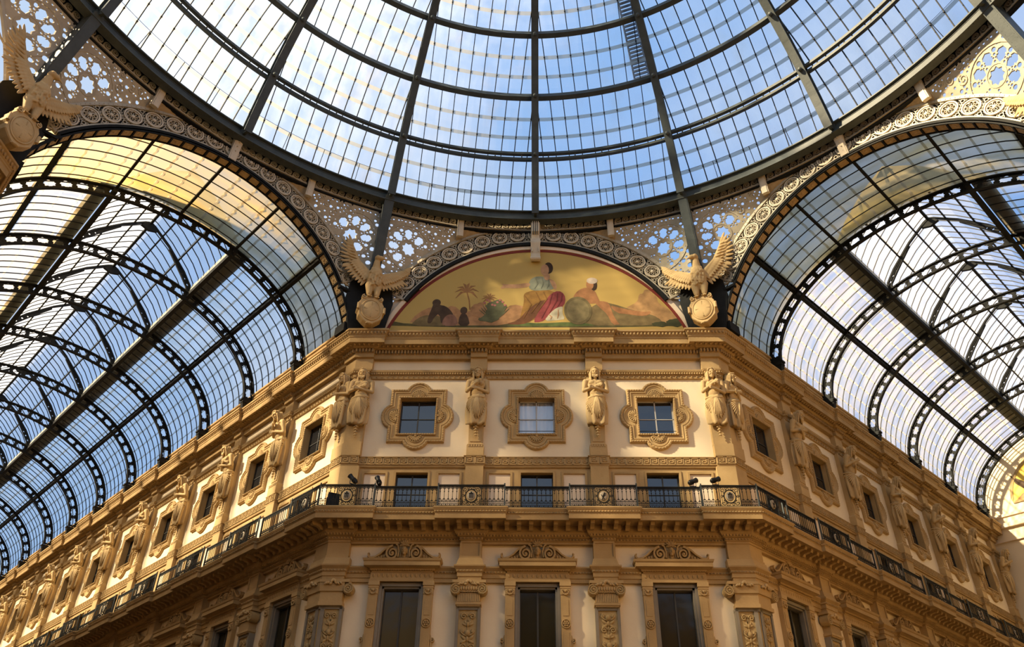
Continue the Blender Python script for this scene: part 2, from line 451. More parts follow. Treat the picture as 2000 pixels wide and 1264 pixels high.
# meander unit, .32 wide, .30 high
def meander():
    w = .024; u = MB(); z0, z1 = .03, .29
    for pl in ([(-.16, z0), (-.16, z1), (.09, z1), (.09, .11), (-.06, .11), (-.06, .20), (.02, .20)], [(-.16, z0), (.16, z0)]):
        for a, b in zip(pl, pl[1:]):
            x0, x1 = min(a[0], b[0]) - w / 2, max(a[0], b[0]) + w / 2; q0, q1 = min(a[1], b[1]) - w / 2, max(a[1], b[1]) + w / 2
            u.box(x0, x1, -.025, .004, q0, q1)
    return u
MEA = meander()
# modillion bracket
def modillion():
    u = MB(); prof = [(0, 0), (.0, -.20), (.10, -.21), (.16, -.14), (.36, -.10), (.44, -.12), (.49, -.06), (.49, 0)]
    u.loft([[(x, -d, z) for d, z in prof] for x in (-.075, .075)])
    u.box(-.10, .10, -.52, 0, -.002, .03)
    return u
MODM = modillion().me('modillion', M['trim'])
ROSM = MB().ell((0, 0, 0), (.085, .085, .045), 8, 4).me('soffit_rosette', M['trim'], True)

for k, wn in RUNS:
    far = k != 'C'
    # upper cornice
    P, g0, g1 = wall_path(k, .2, .15, .53); tn += 1
    o = tag(ob('trim_%d' % tn, sweep(P, CORN, g0, g1).me('upper_cornice', M['trim'])), 'ochre upper cornice with dentils along the ' + wn, 'cornice', kind='structure')
    mb = MB(); place(mb, dent, along(P, g0, g1, .17, .135), 20.87); strip(mb, P, g0, g1, .17, 20.94); ob('dentil_moulding', mb.me('dentils', M['trim'], fix=False), o)
    mb = MB(); place(mb, egg, along(P, g0, g1, .72, .15), 21.54); strip(mb, P, g0, g1, .745, 21.58, .02); ob('egg_moulding', mb.me('eggs', M['trim'], True, fix=False), o)
    mb = MB(); place(mb, leaf, along(P, g0, g1, .44, .19), 21.09); strip(mb, P, g0, g1, .44, 21.118, .006); ob('leaf_moulding', mb.me('leaves', M['trim'], True, fix=False), o)
    # band level with the statues' heads
    P, g0, g1 = wall_path(k, .22, .14, .52); tn += 1
    o = tag(ob('trim_%d' % tn, sweep(P, BAND, g0, g1).me('bead_band', M['trim'])), 'narrow ochre beaded band behind the heads of the statues on the ' + wn, 'moulding', kind='structure')
    mb = MB(); place(mb, bead2, along(P, g0, g1, .075, .105), 19.945); place(mb, bead, along(P, g0, g1, .03, .22), 19.80); strip(mb, P, g0, g1, .062, 19.94, .04); ob('bead_moulding', mb.me('beads', M['trim'], True, fix=False), o)
    # meander band
    P, g0, g1 = wall_path(k, .31, .13, .52); tn += 1
    o = tag(ob('trim_%d' % tn, sweep(P, KEYB, g0, g1).me('meander_band', M['trim'])), 'ochre band with Greek key meander along the ' + wn, 'moulding', kind='structure')
    mb = MB(); place(mb, MEA, along(P, g0, g1, .09, .32), 15.71); strip(mb, P, g0, g1, .092, 15.74, .012); ob('meander_pattern', mb.me('meander', M['ochre'], fix=False), o)
    # balcony cornice
    P, g0, g1 = wall_path(k, .28, .15, .62); tn += 1
    o = tag(ob('trim_%d' % tn, sweep(P, BALC, g0, g1).me('balcony_cornice', M['trim'])), 'deep ochre bracketed balcony cornice under the railing of the ' + wn, 'cornice', kind='structure')
    mb = MB(); place(mb, egg2, along(P, g0, g1, .25, .12), 12.80); place(mb, bead, along(P, g0, g1, .16, .12), 12.67); place(mb, bead, along(P, g0, g1, 1.04, .11), 13.36); strip(mb, P, g0, g1, 1.032, 13.355, .03); strip(mb, P, g0, g1, .152, 12.67, .03); ob('egg_moulding', mb.me('eggs', M['trim'], True, fix=False), o)
    st = along(P, g0, g1, .36, .44)
    if k == 'L': st = [s for s in st if (Vector((s[0].x, s[0].y)) - Vector((-W, 0))).length < 24]
    for p, a, l in st[:100]: ob('modillion', MODM, o, (p.x, p.y, 13.12), a)
    st = along(P, g0, g1, .62, .44)
    if k == 'L': st = [s for s in st if (Vector((s[0].x, s[0].y)) - Vector((-W, 0))).length < 14]
    if k == 'R': st = [s for s in st if (Vector((s[0].x, s[0].y)) - Vector((W, 0))).length < 18]
    for p, a, l in st: ob('soffit_rosette', ROSM, o, (p.x + cos(a) * .22, p.y + sin(a) * .22, 13.11))
    # band over the tall windows
    P, g0, g1 = wall_path(k, .37, .22, .62); tn += 1
    o = tag(ob('trim_%d' % tn, sweep(P, ARCB, g0, g1).me('architrave', M['trim'])), 'stepped ochre band behind the window heads of the ' + wn, 'moulding', kind='structure')
    mb = MB(); place(mb, bead, along(P, g0, g1, .11, .12), 11.465); strip(mb, P, g0, g1, .112, 11.465, .02); ob('bead_moulding', mb.me('beads', M['trim'], True, fix=False), o)

PNL = {}
# ochre lining of the low storey behind the balcony, with pale panels
for k, wn in RUNS:
    x0, x1 = EXT[k]; holes = []
    for c in WIN[k]:
        holes.append((c - MZH, c + MZH, *MZZ))
        for s in (-1, 1): holes.append((c + s * 1.45 - .43, c + s * 1.45 + .43, 13.56, 15.40))
    tn += 1
    o = tag(ob('trim_%d' % tn, grid_wall(x0, x1, 13.56, 15.64, holes, 0.0).me('low_storey', M['ochre']), None, FRM[k].org, FRM[k].rz), 'ochre lining with pale panels behind the balcony railing of the ' + wn, 'wall lining', kind='structure')
    for c in WIN[k][:7]:
        for s, hw, zt, ky in ((-1.45, .43, 15.40, 0), (1.45, .43, 15.40, 0), (0, MZH, 15.44, 1)):
            if ky not in PNL:
                fr = MB(); a, b = -hw, hw
                fr.loft([[(x, -.035, z), (x, .07, z), (x2, .07, z2), (x2, -.035, z2)] for x, z, x2, z2 in ((a - .07, 13.56, a + .015, 13.56), (a - .07, zt + .07, a + .015, zt - .015), (b + .07, zt + .07, b - .015, zt - .015), (b + .07, 13.56, b - .015, 13.56))])
                PNL[ky] = (fr.me('panel_frame', M['trim']), MB().box(a, b, .03, .05, 13.56, zt).me('pale_panel', M['panel']))
            f_ = ob('panel_frame', PNL[ky][0], o, (c + s, 0, 0))
            if s: ob('pale_panel', PNL[ky][1], f_)

# ================================================================== WINDOWS
def quatre(o, n=9):
    """outline of the four-lobed surround, shrunk by o; same point count for every o"""
    hx, hz, zc = 1.16 - o, 1.235 - o, 17.975; out = []
    lob = [(0, 18.98, .56), (.87, 17.95, .62), (0, 16.98, .56), (-.87, 17.95, .62)]
    for i, (cx, cz, r) in enumerate(lob):
        r -= o
        if i in (0, 2):
            top = i == 0; ze = zc + (hz if top else -hz); dz = ze - cz
            hw = sqrt(max(r * r - dz * dz, .0004)); a = atan2(dz, hw)
            pts = arc(cx, cz, r, pi - a if top else 2 * pi + a - 0, a if top else pi - a, n) if top else arc(cx, cz, r, a, -pi - a, n)
            out.append(pts)
        else:
            rt = i == 1; xe = hx if rt else -hx; dx = xe - cx
            hw = sqrt(max(r * r - dx * dx, .0004)); a = atan2(hw, dx)
            out.append(arc(cx, cz, r, a, -a, n) if rt else arc(cx, cz, r, -a + 2 * pi, a, n))
    t, rgt, b, l = out
    return t + [(hx, zc + hz)] + rgt + [(hx, zc - hz)] + b + [(-hx, zc - hz)] + l + [(-hx, zc + hz)]
def surround():
    mb = MB(); prof = [(0, -.07), (0, .02), (.03, .07), (.09, .075), (.12, .03), (.135, .02), (.15, .05), (.19, .05), (.21, .015), (.27, .015), (.29, .0)]
    mb.loft([[(x, -d, z) for x, z in quatre(o)] for o, d in prof], True, False)
    q = quatre(.29); rect = [(-UPH - .06, UPZ[0] - .06), (UPH + .06, UPZ[0] - .06), (UPH + .06, UPZ[1] + .06), (-UPH - .06, UPZ[1] + .06)]
    mb.merge(plate([q, rect], -.02, .003))
    # inner frame with rope edge
    for a, b, c, d in ((-UPH - .07, UPH + .07, UPZ[1], UPZ[1] + .07), (-UPH - .07, UPH + .07, UPZ[0] - .07, UPZ[0]), (-UPH - .07, -UPH, UPZ[0], UPZ[1]), (UPH, UPH + .07, UPZ[0], UPZ[1])):
        mb.box(a, b, -.06, .02, c, d)
    for i in range(17):
        f = -UPH - .035 + (2 * UPH + .07) * i / 16
        mb.ell((f, -.065, UPZ[1] + .035), (.045, .03, .04), 6, 4); mb.ell((f, -.065, UPZ[0] - .035), (.045, .03, .04), 6, 4)
    for i in range(1, 18):
        f = UPZ[0] + (UPZ[1] - UPZ[0]) * i / 18
        for s in (-1, 1): mb.ell((s * (UPH + .035), -.065, f), (.04, .03, .045), 6, 4)
    q = quatre(.06); 
    for i in range(len(q)):
        a, b = q[i], q[(i + 1) % len(q)]; l = hypot(b[0] - a[0], b[1] - a[1]); k = max(1, int(l / .1))
        for j in range(k):
            f = (j + .5) / k; mb.ell((a[0] + (b[0] - a[0]) * f, -.075, a[1] + (b[1] - a[1]) * f), (.03, .02, .03), 5, 3)
    return mb
def shell(r=.30):
    """scallop fan opening upward from the origin"""
    mb = MB(); n = 9
    for i in range(n):
        a = pi * (i + .5) / n; p, q = (.07 * cos(a), .07 * sin(a)), (r * .92 * cos(a), r * .92 * sin(a))
        mb.cap((p[0], -.02, p[1]), (q[0], -.045, q[1]), .02, .045, 6)
    mb.ribbon(arc(0, 0, r + .05, 0, pi, 12), .045, -.02, .05)
    mb.ell((0, -.04, .02), (.07, .05, .06), 8, 4)
    return mb
def reveal(h, z0, z1, depth, d0=.0):
    mb = MB(); o = [(-h, z0), (h, z0), (h, z1), (-h, z1)]
    return mb.loft([[(x, -d0, z) for x, z in o], [(x, depth, z) for x, z in o]], True, False)
def sash(h, z0, z1, y, bars_x, bars_z, w=.06, t=.05):
    mb = MB()
    mb.box(-h, -h + w, y, y + t, z0, z1); mb.box(h - w, h, y, y + t, z0, z1); mb.box(-h, h, y, y + t, z0, z0 + w); mb.box(-h, h, y, y + t, z1 - w, z1)
    for x in bars_x: mb.box(x - w * .4, x + w * .4, y, y + t, z0, z1)
    for z in bars_z: mb.box(-h, h, y, y + t, z - w * .25, z + w * .25)
    return mb
ME = dict(
    surround=surround().me('surround', M['ochre']),
    shell=shell().me('shell', M['ochre'], True),
    reveal=reveal(UPH, *UPZ, .36).me('reveal', M['ochre']),
    upsash=sash(UPH, *UPZ, .25, [0], [17.93]).me('sash', M['sash']),
    uppale=sash(UPH, *UPZ, .25, [0], [17.93]).me('sash', M['palesash']),
    uppane=MB().box(-UPH, UPH, .28, .29, *UPZ).me('pane', M['pane']),
    upclear=MB().box(-UPH, UPH, .28, .29, *UPZ).me('pane', M['clear']),
    guard=MB().box(-UPH, UPH, .05, .065, 17.28, 17.30).box(-UPH, UPH, .05, .065, 17.18, 17.195).me('guard_bar', M['iron']),
    mzrev=reveal(MZH, *MZZ, .3).me('reveal', M['ochre']),
    mzsash=sash(MZH, *MZZ, .2, [0], [14.6]).me('sash', M['sash']),
    mzpane=MB().box(-MZH, MZH, .23, .24, *MZZ).me('pane', M['pane']),
)
def curtain():
    mb = MB(); 
    for sx in (-1, 1):
        rings = []
        for i in range(25):
            x = sx * (.05 + .67 * i / 24); y = .34 + .02 * sin(i * .9) + .02 * sin(i * .37)
            rings.append([(x + (.05 * sx * -(1 - j / 6) * (1 - i / 24)), y + .01 * sin(j * 2 + i), 17.12 + 1.66 * j / 6) for j in range(7)])
        mb.loft(rings, False, False)
    return mb
ME['curtain'] = curtain().me('curtain', M['curtain'], True)
ME['room'] = MB().box(-.9, .9, .9, .92, 16.9, 19).box(-.9, -.88, .36, .9, 16.9, 19).box(.88, .9, .36, .9, 16.9, 19).box(-.9, .9, .36, .9, 16.9, 16.92).box(-.9, .9, .36, .9, 18.98, 19).me('room', M['room'])

# tall windows of the lower storey
def low_frame():
    mb = MB(); h, z0, z1 = LWH, 7.0, 11.08
    for a, y0 in ((.0, -.03), (.06, .0)):
        pass
    mb.box(-h - .02, -h + .09, -.04, .12, z0, z1); mb.box(h - .09, h + .02, -.04, .12, z0, z1); mb.box(-h - .02, h + .02, -.04, .12, z1 - .1, z1 + .02)
    mb.box(-h + .09, -h + .16, .03, .2, z0, z1 - .1); mb.box(h - .16, h - .09, .03, .2, z0, z1 - .1); mb.box(-h + .09, h - .09, .03, .2, z1 - .17, z1 - .1)
    return mb
def low_sash():
    mb = MB(); h, z0, z1 = LWH - .14, 7.0, 10.93
    mb.box(-h, -h + .05, .2, .26, z0, z1); mb.box(h - .05, h, .2, .26, z0, z1); mb.box(-h, h, .2, .26, z1 - .07, z1); mb.box(-.03, .03, .19, .26, z0, z1)
    return mb
def flower(r=.15, d=.0):
    mb = MB(); mb.tube([(r * cos(2 * pi * i / 16), -d - .02, r * sin(2 * pi * i / 16)) for i in range(16)], .022, 6, True)
    for i in range(6): 
        a = 2 * pi * i / 6; mb.ell((.075 * cos(a), -d - .03, .075 * sin(a)), (.04, .03, .04), 6, 4)
    mb.ell((0, -d - .045, 0), (.035, .03, .035), 8, 5)
    return mb
def jamb():
    """carved pier beside a tall window, centred on x=0"""
    mb = MB(); mb.box(-.165, .165, -.13, .06, 6.5, 10.68)
    mb.box(-.20, .20, -.18, .06, 10.98, 11.14); mb.box(-.175, .175, -.15, .06, 10.68, 10.98)
    mb.box(-.19, .19, -.165, .06, 10.90, 10.94)
    mb.box(-.10, .10, -.145, -.12, 6.5, 9.4); mb.box(-.10, .10, -.145, -.12, 9.95, 10.5)
    return mb
def jamb_orn():
    mb = MB()
    mb.ribbon(arc(0, 10.78, .11, pi, 2 * pi, 8), .03, .14, .19); mb.ell((0, -.17, 10.80), (.045, .04, .05), 8, 5)
    for s in (-1, 1): mb.ribbon(spiral(s * .1, 10.82, .05, .01, pi / 2, s * 1.2, 10), .02, .14, .19)
    return mb
def side_scroll(s):
    """console scroll hanging at the outer side of a pier"""
    mb = MB(); pts = [(.16, 9.3), (.21, 9.1), (.20, 8.9), (.24, 8.6), (.30, 8.2), (.34, 7.6)]
    mb.ribbon([(s * x, z) for x, z in pts], .06, -.04, .08)
    mb.ribbon(spiral(s * .24, 9.12, .08, .015, pi / 2, s * -1.2, 12), .03, -.04, .1)
    return mb
def entabl():
    mb = MB()
    mb.box(-1.16, 1.16, -.17, .06, 11.12, 11.22); mb.box(-1.14, 1.14, -.15, .06, 11.22, 11.44)
    prof = [(-.06, 11.44), (.17, 11.44), (.17, 11.49), (.24, 11.51), (.24, 11.56), (.36, 11.60), (.44, 11.61), (.44, 11.76), (.47, 11.78), (.50, 11.86), (-.06, 11.88)]
    rings = []
    for x in (-1, 1):
        rings.append([(x * (.93 + max(d, 0)), -d, z) for d, z in prof])
    # mitred little cornice: back-left, left, right, back-right
    r = [[(-(.93 + max(d, 0)), .06, z) for d, z in prof], rings[0], rings[1], [((.93 + max(d, 0)), .06, z) for d, z in prof]]
    mb.loft(r, False, False)
    for i in range(26): mb.box(-1.11 + i * .0888 - .022, -1.11 + i * .0888 + .022, -.235, -.17, 11.49, 11.56)
    for i in range(13): mb.ell((-1.02 + i * .17, -.15, 11.33), (.05, .03, .07), 6, 4)
    return mb
def face_blobs(mb, c, s):
    """a head with face at c, scale s (head height ~ .42*s), facing -y"""
    x, y, z = c
    mb.ell((x, y, z + .01 * s), (.145 * s, .17 * s, .205 * s), 16, 12)
    mb.ell((x, y - .05 * s, z - .12 * s), (.10 * s, .115 * s, .095 * s), 12, 8)
    mb.cap((x, y - .175 * s, z + .04 * s), (x, y - .215 * s, z - .045 * s), .018 * s, .032 * s, 8)
    for q in (-1, 1):
        mb.ell((x + q * .057 * s, y - .145 * s, z + .015 * s), (.026 * s, .02 * s, .014 * s), 8, 6)
        mb.cap((x + q * .022 * s, y - .178 * s, z + .050 * s), (x + q * .100 * s, y - .140 * s, z + .048 * s), .024 * s, .018 * s, 6)
        mb.ell((x + q * .075 * s, y - .115 * s, z - .055 * s), (.04 * s, .04 * s, .035 * s), 8, 6)
        mb.ell((x + q * .15 * s, y + .0, z), (.02 * s, .03 * s, .045 * s), 8, 6)
    mb.ell((x, y - .155 * s, z - .098 * s), (.045 * s, .02 * s, .010 * s), 8, 6); mb.ell((x, y - .150 * s, z - .122 * s), (.036 * s, .02 * s, .012 * s), 8, 6)
    mb.ell((x, y - .14 * s, z - .175 * s), (.04 * s, .03 * s, .03 * s), 8, 6)
def ped_scrolls():
    mb = MB()
    for s in (-1, 1):
        mb.ribbon([(s * x, z) for x, z in spiral(.43, 12.12, .235, .03, pi * .5, -1.9, 34)], [.07 - .03 * i / 34 for i in range(35)], .0, .17)
        mb.ell((s * .43, -.15, 12.12), (.055, .05, .055), 8, 5)
        mb.ribbon([(s * .43, 12.355), (s * .56, 12.335), (s * .72, 12.24), (s * .88, 12.10), (s * 1.05, 12.00), (s * 1.22, 11.97), (s * 1.30, 12.02), (s * 1.32, 12.10), (s * 1.27, 12.13)], [.06, .06, .06, .05, .05, .05, .05, .045, .03], .0, .15)
        mb.ell((s * 1.30, -.06, 12.04), (.05, .07, .07), 8, 5)
        for i in range(7):
            x = .62 + i * .105; mb.ell((s * x, -.06, 11.95 + .10 * (1 - i / 7)), (.06, .05, .06 - .004 * i), 6, 4)
        mb.ribbon([(s * .22, 12.0), (s * .19, 12.2), (s * .25, 12.38), (s * .33, 12.42)], .05, .0, .14)
    mb.prism([(-1.3, 11.87), (1.3, 11.87), (1.22, 11.93), (.95, 11.98), (.62, 12.18), (.42, 12.30), (-.42, 12.30), (-.62, 12.18), (-.95, 11.98), (-1.22, 11.93)], -.05, .05)
    for i in range(9): mb.ell((-.24 + i * .06, -.10, 11.93), (.04, .05, .05), 6, 4)
    return mb
def ped_head():
    mb = MB(); face_blobs(mb, (0, -.10, 12.20), .72)
    mb.cap((0, -.06, 12.02), (0, -.08, 12.12), .07, .06)
    for s in (-1, 1):
        mb.cap((s * .12, -.06, 12.26), (s * .15, -.06, 12.02), .04, .03, 6)
    return mb
def ped_crown():
    mb = MB()
    for i in range(5):
        a = RAD(90 + (i - 2) * 30); R = .24 if i == 2 else .20
        mb.ellr((.12 * cos(a), -.10, 12.40 + R * .55 * sin(a)), (.045, .05, R * .55), Matrix.Rotation(-(a - pi / 2), 3, 'Y'), 8, 5)
    for i in range(9): mb.ell((-.16 + .04 * i, -.16, 12.36 + .02 * sin(pi * i / 8)), (.028, .03, .035), 6, 4)
    mb.ell((0, -.13, 12.66), (.035, .035, .05), 6, 4)
    return mb
def tall(mb): return MB().add([(x, y * 1.15, 11.87 + (z - 11.87) * 1.14) for x, y, z in mb.v], mb.f)
ME.update(lowframe=low_frame().me('frame', M['greyst']), lowsash=low_sash().me('sash', M['sash']),
          lowpane=MB().box(-LWH, LWH, .23, .24, 7.0, 11.08).me('pane', M['lowpane']),
          jamb=jamb().me('jamb', M['ochre']), jros=MB().merge(flower(.15), Matrix.Translation((0, -.13, 9.68))).me('rosette', M['ochre'], True), jorn=jamb_orn().me('jamb_carving', M['ochre'], True),
          sscl=side_scroll(-1).me('side_scroll', M['ochre']), sscr=side_scroll(1).me('side_scroll', M['ochre']),
          entabl=entabl().me('window_cornice', M['trim']), scrolls=tall(ped_scrolls()).me('scrolls', M['trim'], False),
          head=remeshed(tall(ped_head()), 'mask', M['trim'], .014, 1), crown=tall(ped_crown()).me('leaf_crown', M['trim'], True))

wcount = 0
def win_thing(k, i, what, lab, z=0):
    global wcount
    wcount += 1
    return thing('window_%d' % wcount, lab, 'window', FRM[k].pt(WIN[k][i]), FRM[k].rz, kind='structure')
CP = ['left', 'middle', 'right']
for k in 'CLR':
    for i, c in enumerate(WIN[k]):
        if k == 'C':
            lab = ['square dark window in four-lobed ochre surround beneath the painted dark figures end of the lunette', 'square window with drawn white curtains in four-lobed ochre surround', 'square dark window in four-lobed surround between bearded statue and right corner statues'][i]
            if i == 0: lab = 'square dark window in four-lobed surround between left corner statues and woman statue'
        else:
            lab = 'square window in four-lobed surround on the %s, %s bay from the central facade' % (WN[k], ORD[i])
        t = win_thing(k, i, 'up', lab)
        ob('surround', ME['surround'], t)
        for (x, z, r) in ((0, 18.87, 0), (UPH + .09, 17.95, RAD(90)), (0, 17.04, RAD(180)), (-UPH - .09, 17.95, RAD(-90))):
            ob('shell', ME['shell'], t, (x, 0, z), rot=(0, r, 0), scale=(.85, .85, .85))
        ob('reveal', ME['reveal'], t)
        cur = (k == 'C' and i == 1)
        ob('sash', ME['uppale' if k == 'C' and i else 'upsash'], t); ob('pane', ME['upclear' if cur else 'uppane'], t)
        if k == 'C' and i: ob('guard_bar', ME['guard'], t)
        if cur: ob('curtain', ME['curtain'], t); ob('room', ME['room'], t)
    for i, c in enumerate(WIN[k][:8]):
        lab = ('low window behind the balcony railing, below the ' + ['left corner bay', 'curtained window', 'window by the right corner'][i]) if k == 'C' else 'low window behind the balcony railing of the %s, %s bay from the corner' % (WN[k], ORD[i])
        t = win_thing(k, i, 'mez', lab)
        ob('reveal', ME['mzrev'], t); ob('sash', ME['mzsash'], t); ob('pane', ME['mzpane'], t)
    for i, c in enumerate(WIN[k][:LOWN]):
        lab = ('tall brown window with carved piers and head pediment, ' + ['left bay of the facade', 'middle bay of the facade', 'right bay of the facade'][i]) if k == 'C' else 'tall window with carved piers and head pediment on the %s, %s bay from the corner' % (WN[k], ORD[i])
        t = win_thing(k, i, 'low', lab)
        ob('frame', ME['lowframe'], t); ob('sash', ME['lowsash'], t); ob('pane', ME['lowpane'], t)
        for s in (-1, 1):
            j = ob('jamb', ME['jamb'], t, (s * .98, 0, 0)); ob('jamb_carving', ME['jorn'], j); ob('rosette', ME['jros'], j)
            ob('side_scroll', ME['sscr' if s > 0 else 'sscl'], j)
        ob('cornice', ME['entabl'], t)
        p = ob('pediment', ME['scrolls'], t); ob('carved_head', ME['head'], p); ob('leaf_crown', ME['crown'], p)

# ================================================================== PILASTERS
def fold(prof, h):
    """piece folded round the facade corner at x=-W (left) in world coordinates; profile [(d,z)]"""
    return [FL.pt(-h, 0), Vector((-W, 0, 0)), FC.pt(-W + h, 0)], prof
def corner_box(h, d, z0, z1, side, d2=None):
    d2 = d if d2 is None else d2
    if side < 0: P = [FL.pt(-h, -.06), FL.pt(-h, 0), Vector((-W, 0, 0)), FC.pt(-W + h, 0), FC.pt(-W + h, -.06)]
    else: P = [FC.pt(W - h, -.06), FC.pt(W - h, 0), Vector((W, 0, 0)), FR.pt(h, 0), FR.pt(h, -.06)]
    core = P[1:4]
    n0 = (core[1] - core[0]).normalized(); n1 = (core[2] - core[1]).normalized()
    a, b = Vector((n0.y, -n0.x, 0)), Vector((n1.y, -n1.x, 0)); m = (a + b) / (1 + a.dot(b))
    def ring(dd, z):
        e = [core[0] + a * dd, core[1] + m * dd, core[2] + b * dd]
        return [(q.x, q.y, z) for q in [core[0] - a * .1, *e, core[2] - b * .1]]
    return MB().loft([ring(d, z0), ring(d2, z1)])
def relief(h0, h1, wid, seed, base_d):
    """carved candelabrum of scrolls and leaves, mirrored about x=0"""
    rnd = random.Random(seed); mb = MB(); z = h1 - .05
    mb.cap((0, -base_d - .02, h0), (0, -base_d - .02, h1 - .1), .022, .018, 6)
    k = 0
    while z > h0 + .1:
        step = rnd.choice((.22, .27, .32)); kind = (k + seed) % 4
        for s in (-1, 1):
            if kind == 0:
                mb.ribbon([(s * x, q) for x, q in spiral(wid * .55, z - .1, wid * .42, .02, pi, -1.5, 16)], .04, base_d - .01, base_d + .05)
            elif kind == 1:
                for j in range(3):
                    a = RAD(20 + 35 * j); mb.ellr((s * wid * .4 * cos(a), -base_d - .02, z - .15 + .12 * sin(a)), (wid * .38, .035, .045), Matrix.Rotation(-s * a if s > 0 else a, 3, 'Y'), 8, 5)
            elif kind == 2:
                mb.ribbon([(s * x, q) for x, q in [(.0, z - .22), (wid * .5, z - .18), (wid * .85, z - .08), (wid * .7, z), (wid * .5, z - .04)]], .045, base_d - .01, base_d + .055)
                mb.ell((s * wid * .6, -base_d - .03, z - .07), (.05, .04, .05), 6, 4)
            else:
                mb.ellr((s * wid * .45, -base_d - .02, z - .06), (wid * .5, .04, .05), Matrix.Rotation(-s * .7, 3, 'Y'), 8, 5)
                mb.ellr((s * wid * .45, -base_d - .02, z - .18), (wid * .5, .04, .05), Matrix.Rotation(s * .5, 3, 'Y'), 8, 5)
        if kind in (1, 3): mb.ell((0, -base_d - .03, z - .1), (.06, .05, .09), 8, 5)
        if kind == 2: mb.ell((0, -base_d - .04, z - .12), (.09, .06, .10), 10, 6)
        z -= step; k += 1
    return mb
def volute(s, cx=.47, d=.36):
    mb = MB(); z = 10.80
    mb.prism(circ(s * cx, z, .19, 20), .05, d - .03)
    mb.ribbon([(s * cx + s * (x - cx), q) for x, q in spiral(cx, z, .185, .03, pi / 2, -2.1, 36)], [.05 - .02 * i / 36 for i in range(37)], .0, d)
    mb.ell((s * cx, -d, z), (.035, .035, .035), 8, 5)
    for i in range(14):
        a = 2 * pi * i / 14; mb.ell((s * cx + .165 * cos(a), -d, z + .165 * sin(a)), (.015, .015, .015), 5, 3)
    return mb
def capital_body():
    mb = MB(); mb.box(-.60, .60, -.38, .06, 11.02, 11.12)
    mb.loft([[(-.48, 0, 10.72), (.48, 0, 10.72), (.48, -.30, 10.72), (-.48, -.30, 10.72)], [(-.52, 0, 11.02), (.52, 0, 11.02), (.52, -.36, 11.02), (-.52, -.36, 11.02)]])
    for i in range(7): mb.ell((-.27 + i * .09, -.33, 10.83), (.04, .04, .075), 8, 5)
    for i in range(12): mb.ell((-.33 + i * .06, -.31, 10.71), (.022, .022, .022), 5, 3)
    mb.box(-.40, .40, -.25, .06, 10.36, 10.70)
    for i in range(13): mb.box(-.375 + i * .0625 - .018, -.375 + i * .0625 + .018, -.27, -.25, 10.38, 10.68)
    mb.box(-.45, .45, -.30, .06, 10.27, 10.36); mb.box(-.41, .41, -.27, .06, 10.22, 10.27)
    return mb
def capital_leaves():
    mb = MB()
    for i, x in enumerate((-.33, -.22, -.11, .11, .22, .33)): mb.ellr((x, -.37, 10.97 + .02 * (i % 2)), (.085, .05, .045), Matrix.Rotation((-1 if x < 0 else 1) * .5, 3, 'Y'), 8, 5)
    for i in range(5):
        a = RAD(30 + 30 * i); mb.ell((.09 * cos(a), -.40, 11.0 + .08 * sin(a)), (.05, .04, .06), 8, 5)
    return mb
def low_block():
    mb = MB(); mb.box(-.40, .40, -.22, .06, 11.95, 12.55)
    for a, b, c, d in ((-.40, -.32, 11.95, 12.52), (.32, .40, 11.95, 12.52), (-.32, .32, 11.95, 12.02)): mb.box(a, b, -.26, -.2, c, d)
    mb.taper(-.50, .50, -.41, .41, -.36, .06, -.26, 11.66, 11.95)
    return mb
def low_shaft():
    mb = MB(); mb.box(-.36, .36, -.14, .06, 0, 10.22)
    for s in (-1, 1): mb.box(s * .38 - .05, s * .38 + .05, -.2, .06, 0, 10.22); 
    mb.box(-.36, .36, -.2, -.12, 10.12, 10.22)
    return mb
def up_neck(): return MB().box(-.35, .35, -.19, .06, 20.1, 20.68)
def up_shaft():
    mb = MB(); mb.taper(-.28, .28, -.34, .34, -.20, .06, -.12, 16.6, 19.74)
    mb.taper(-.22, .22, -.25, .25, -.225, .06, -.205, 16.68, 17.5)
    return mb
def up_ped():
    mb = MB(); mb.box(-.34, .34, -.25, .06, 16.06, 16.52); mb.taper(-.34, .34, -.29, .29, -.25, .06, -.20, 16.52, 16.60)
    for i in range(6): mb.box(-.25 + i * .1 - .03, -.25 + i * .1 + .03, -.27, -.24, 16.44, 16.52)
    mb.box(-.30, .30, -.275, -.24, 16.52, 16.545)
    return mb
def mez_pier(): return MB().box(-.35, .35, -.19, .06, 13.56, 15.64)
ME.update(volL=volute(-1).me('volute', M['relief']), volR=volute(1).me('volute', M['relief']), capb=capital_body().me('capital', M['ochre']), capl=capital_leaves().me('leaf_garland', M['statue'], True),
          lblock=low_block().me('block', M['ochre']), lshaft=low_shaft().me('shaft', M['greyst']),
          rel0=relief(8.2, 10.05, .27, 0, .14).me('carved_relief', M['relief'], True), rel1=relief(8.2, 10.05, .27, 2, .14).me('carved_relief', M['relief'], True),
          relp=MB().box(-.33, .33, -.15, -.1, 6.5, 10.12).me('relief_ground', M['relief']),
          neck=up_neck().me('neck_block', M['ochre']), shaft=up_shaft().me('shaft', M['ochre']), ped=up_ped().me('pedestal', M['ochre']), pier=mez_pier().me('pier', M['ochre']))
def where(k, i):
    if k == 'C': return 'left of the curtained window bay' if i == 0 else 'right of the curtained window bay'
    return '%s from the corner on the %s' % (ORD[i], WN[k])
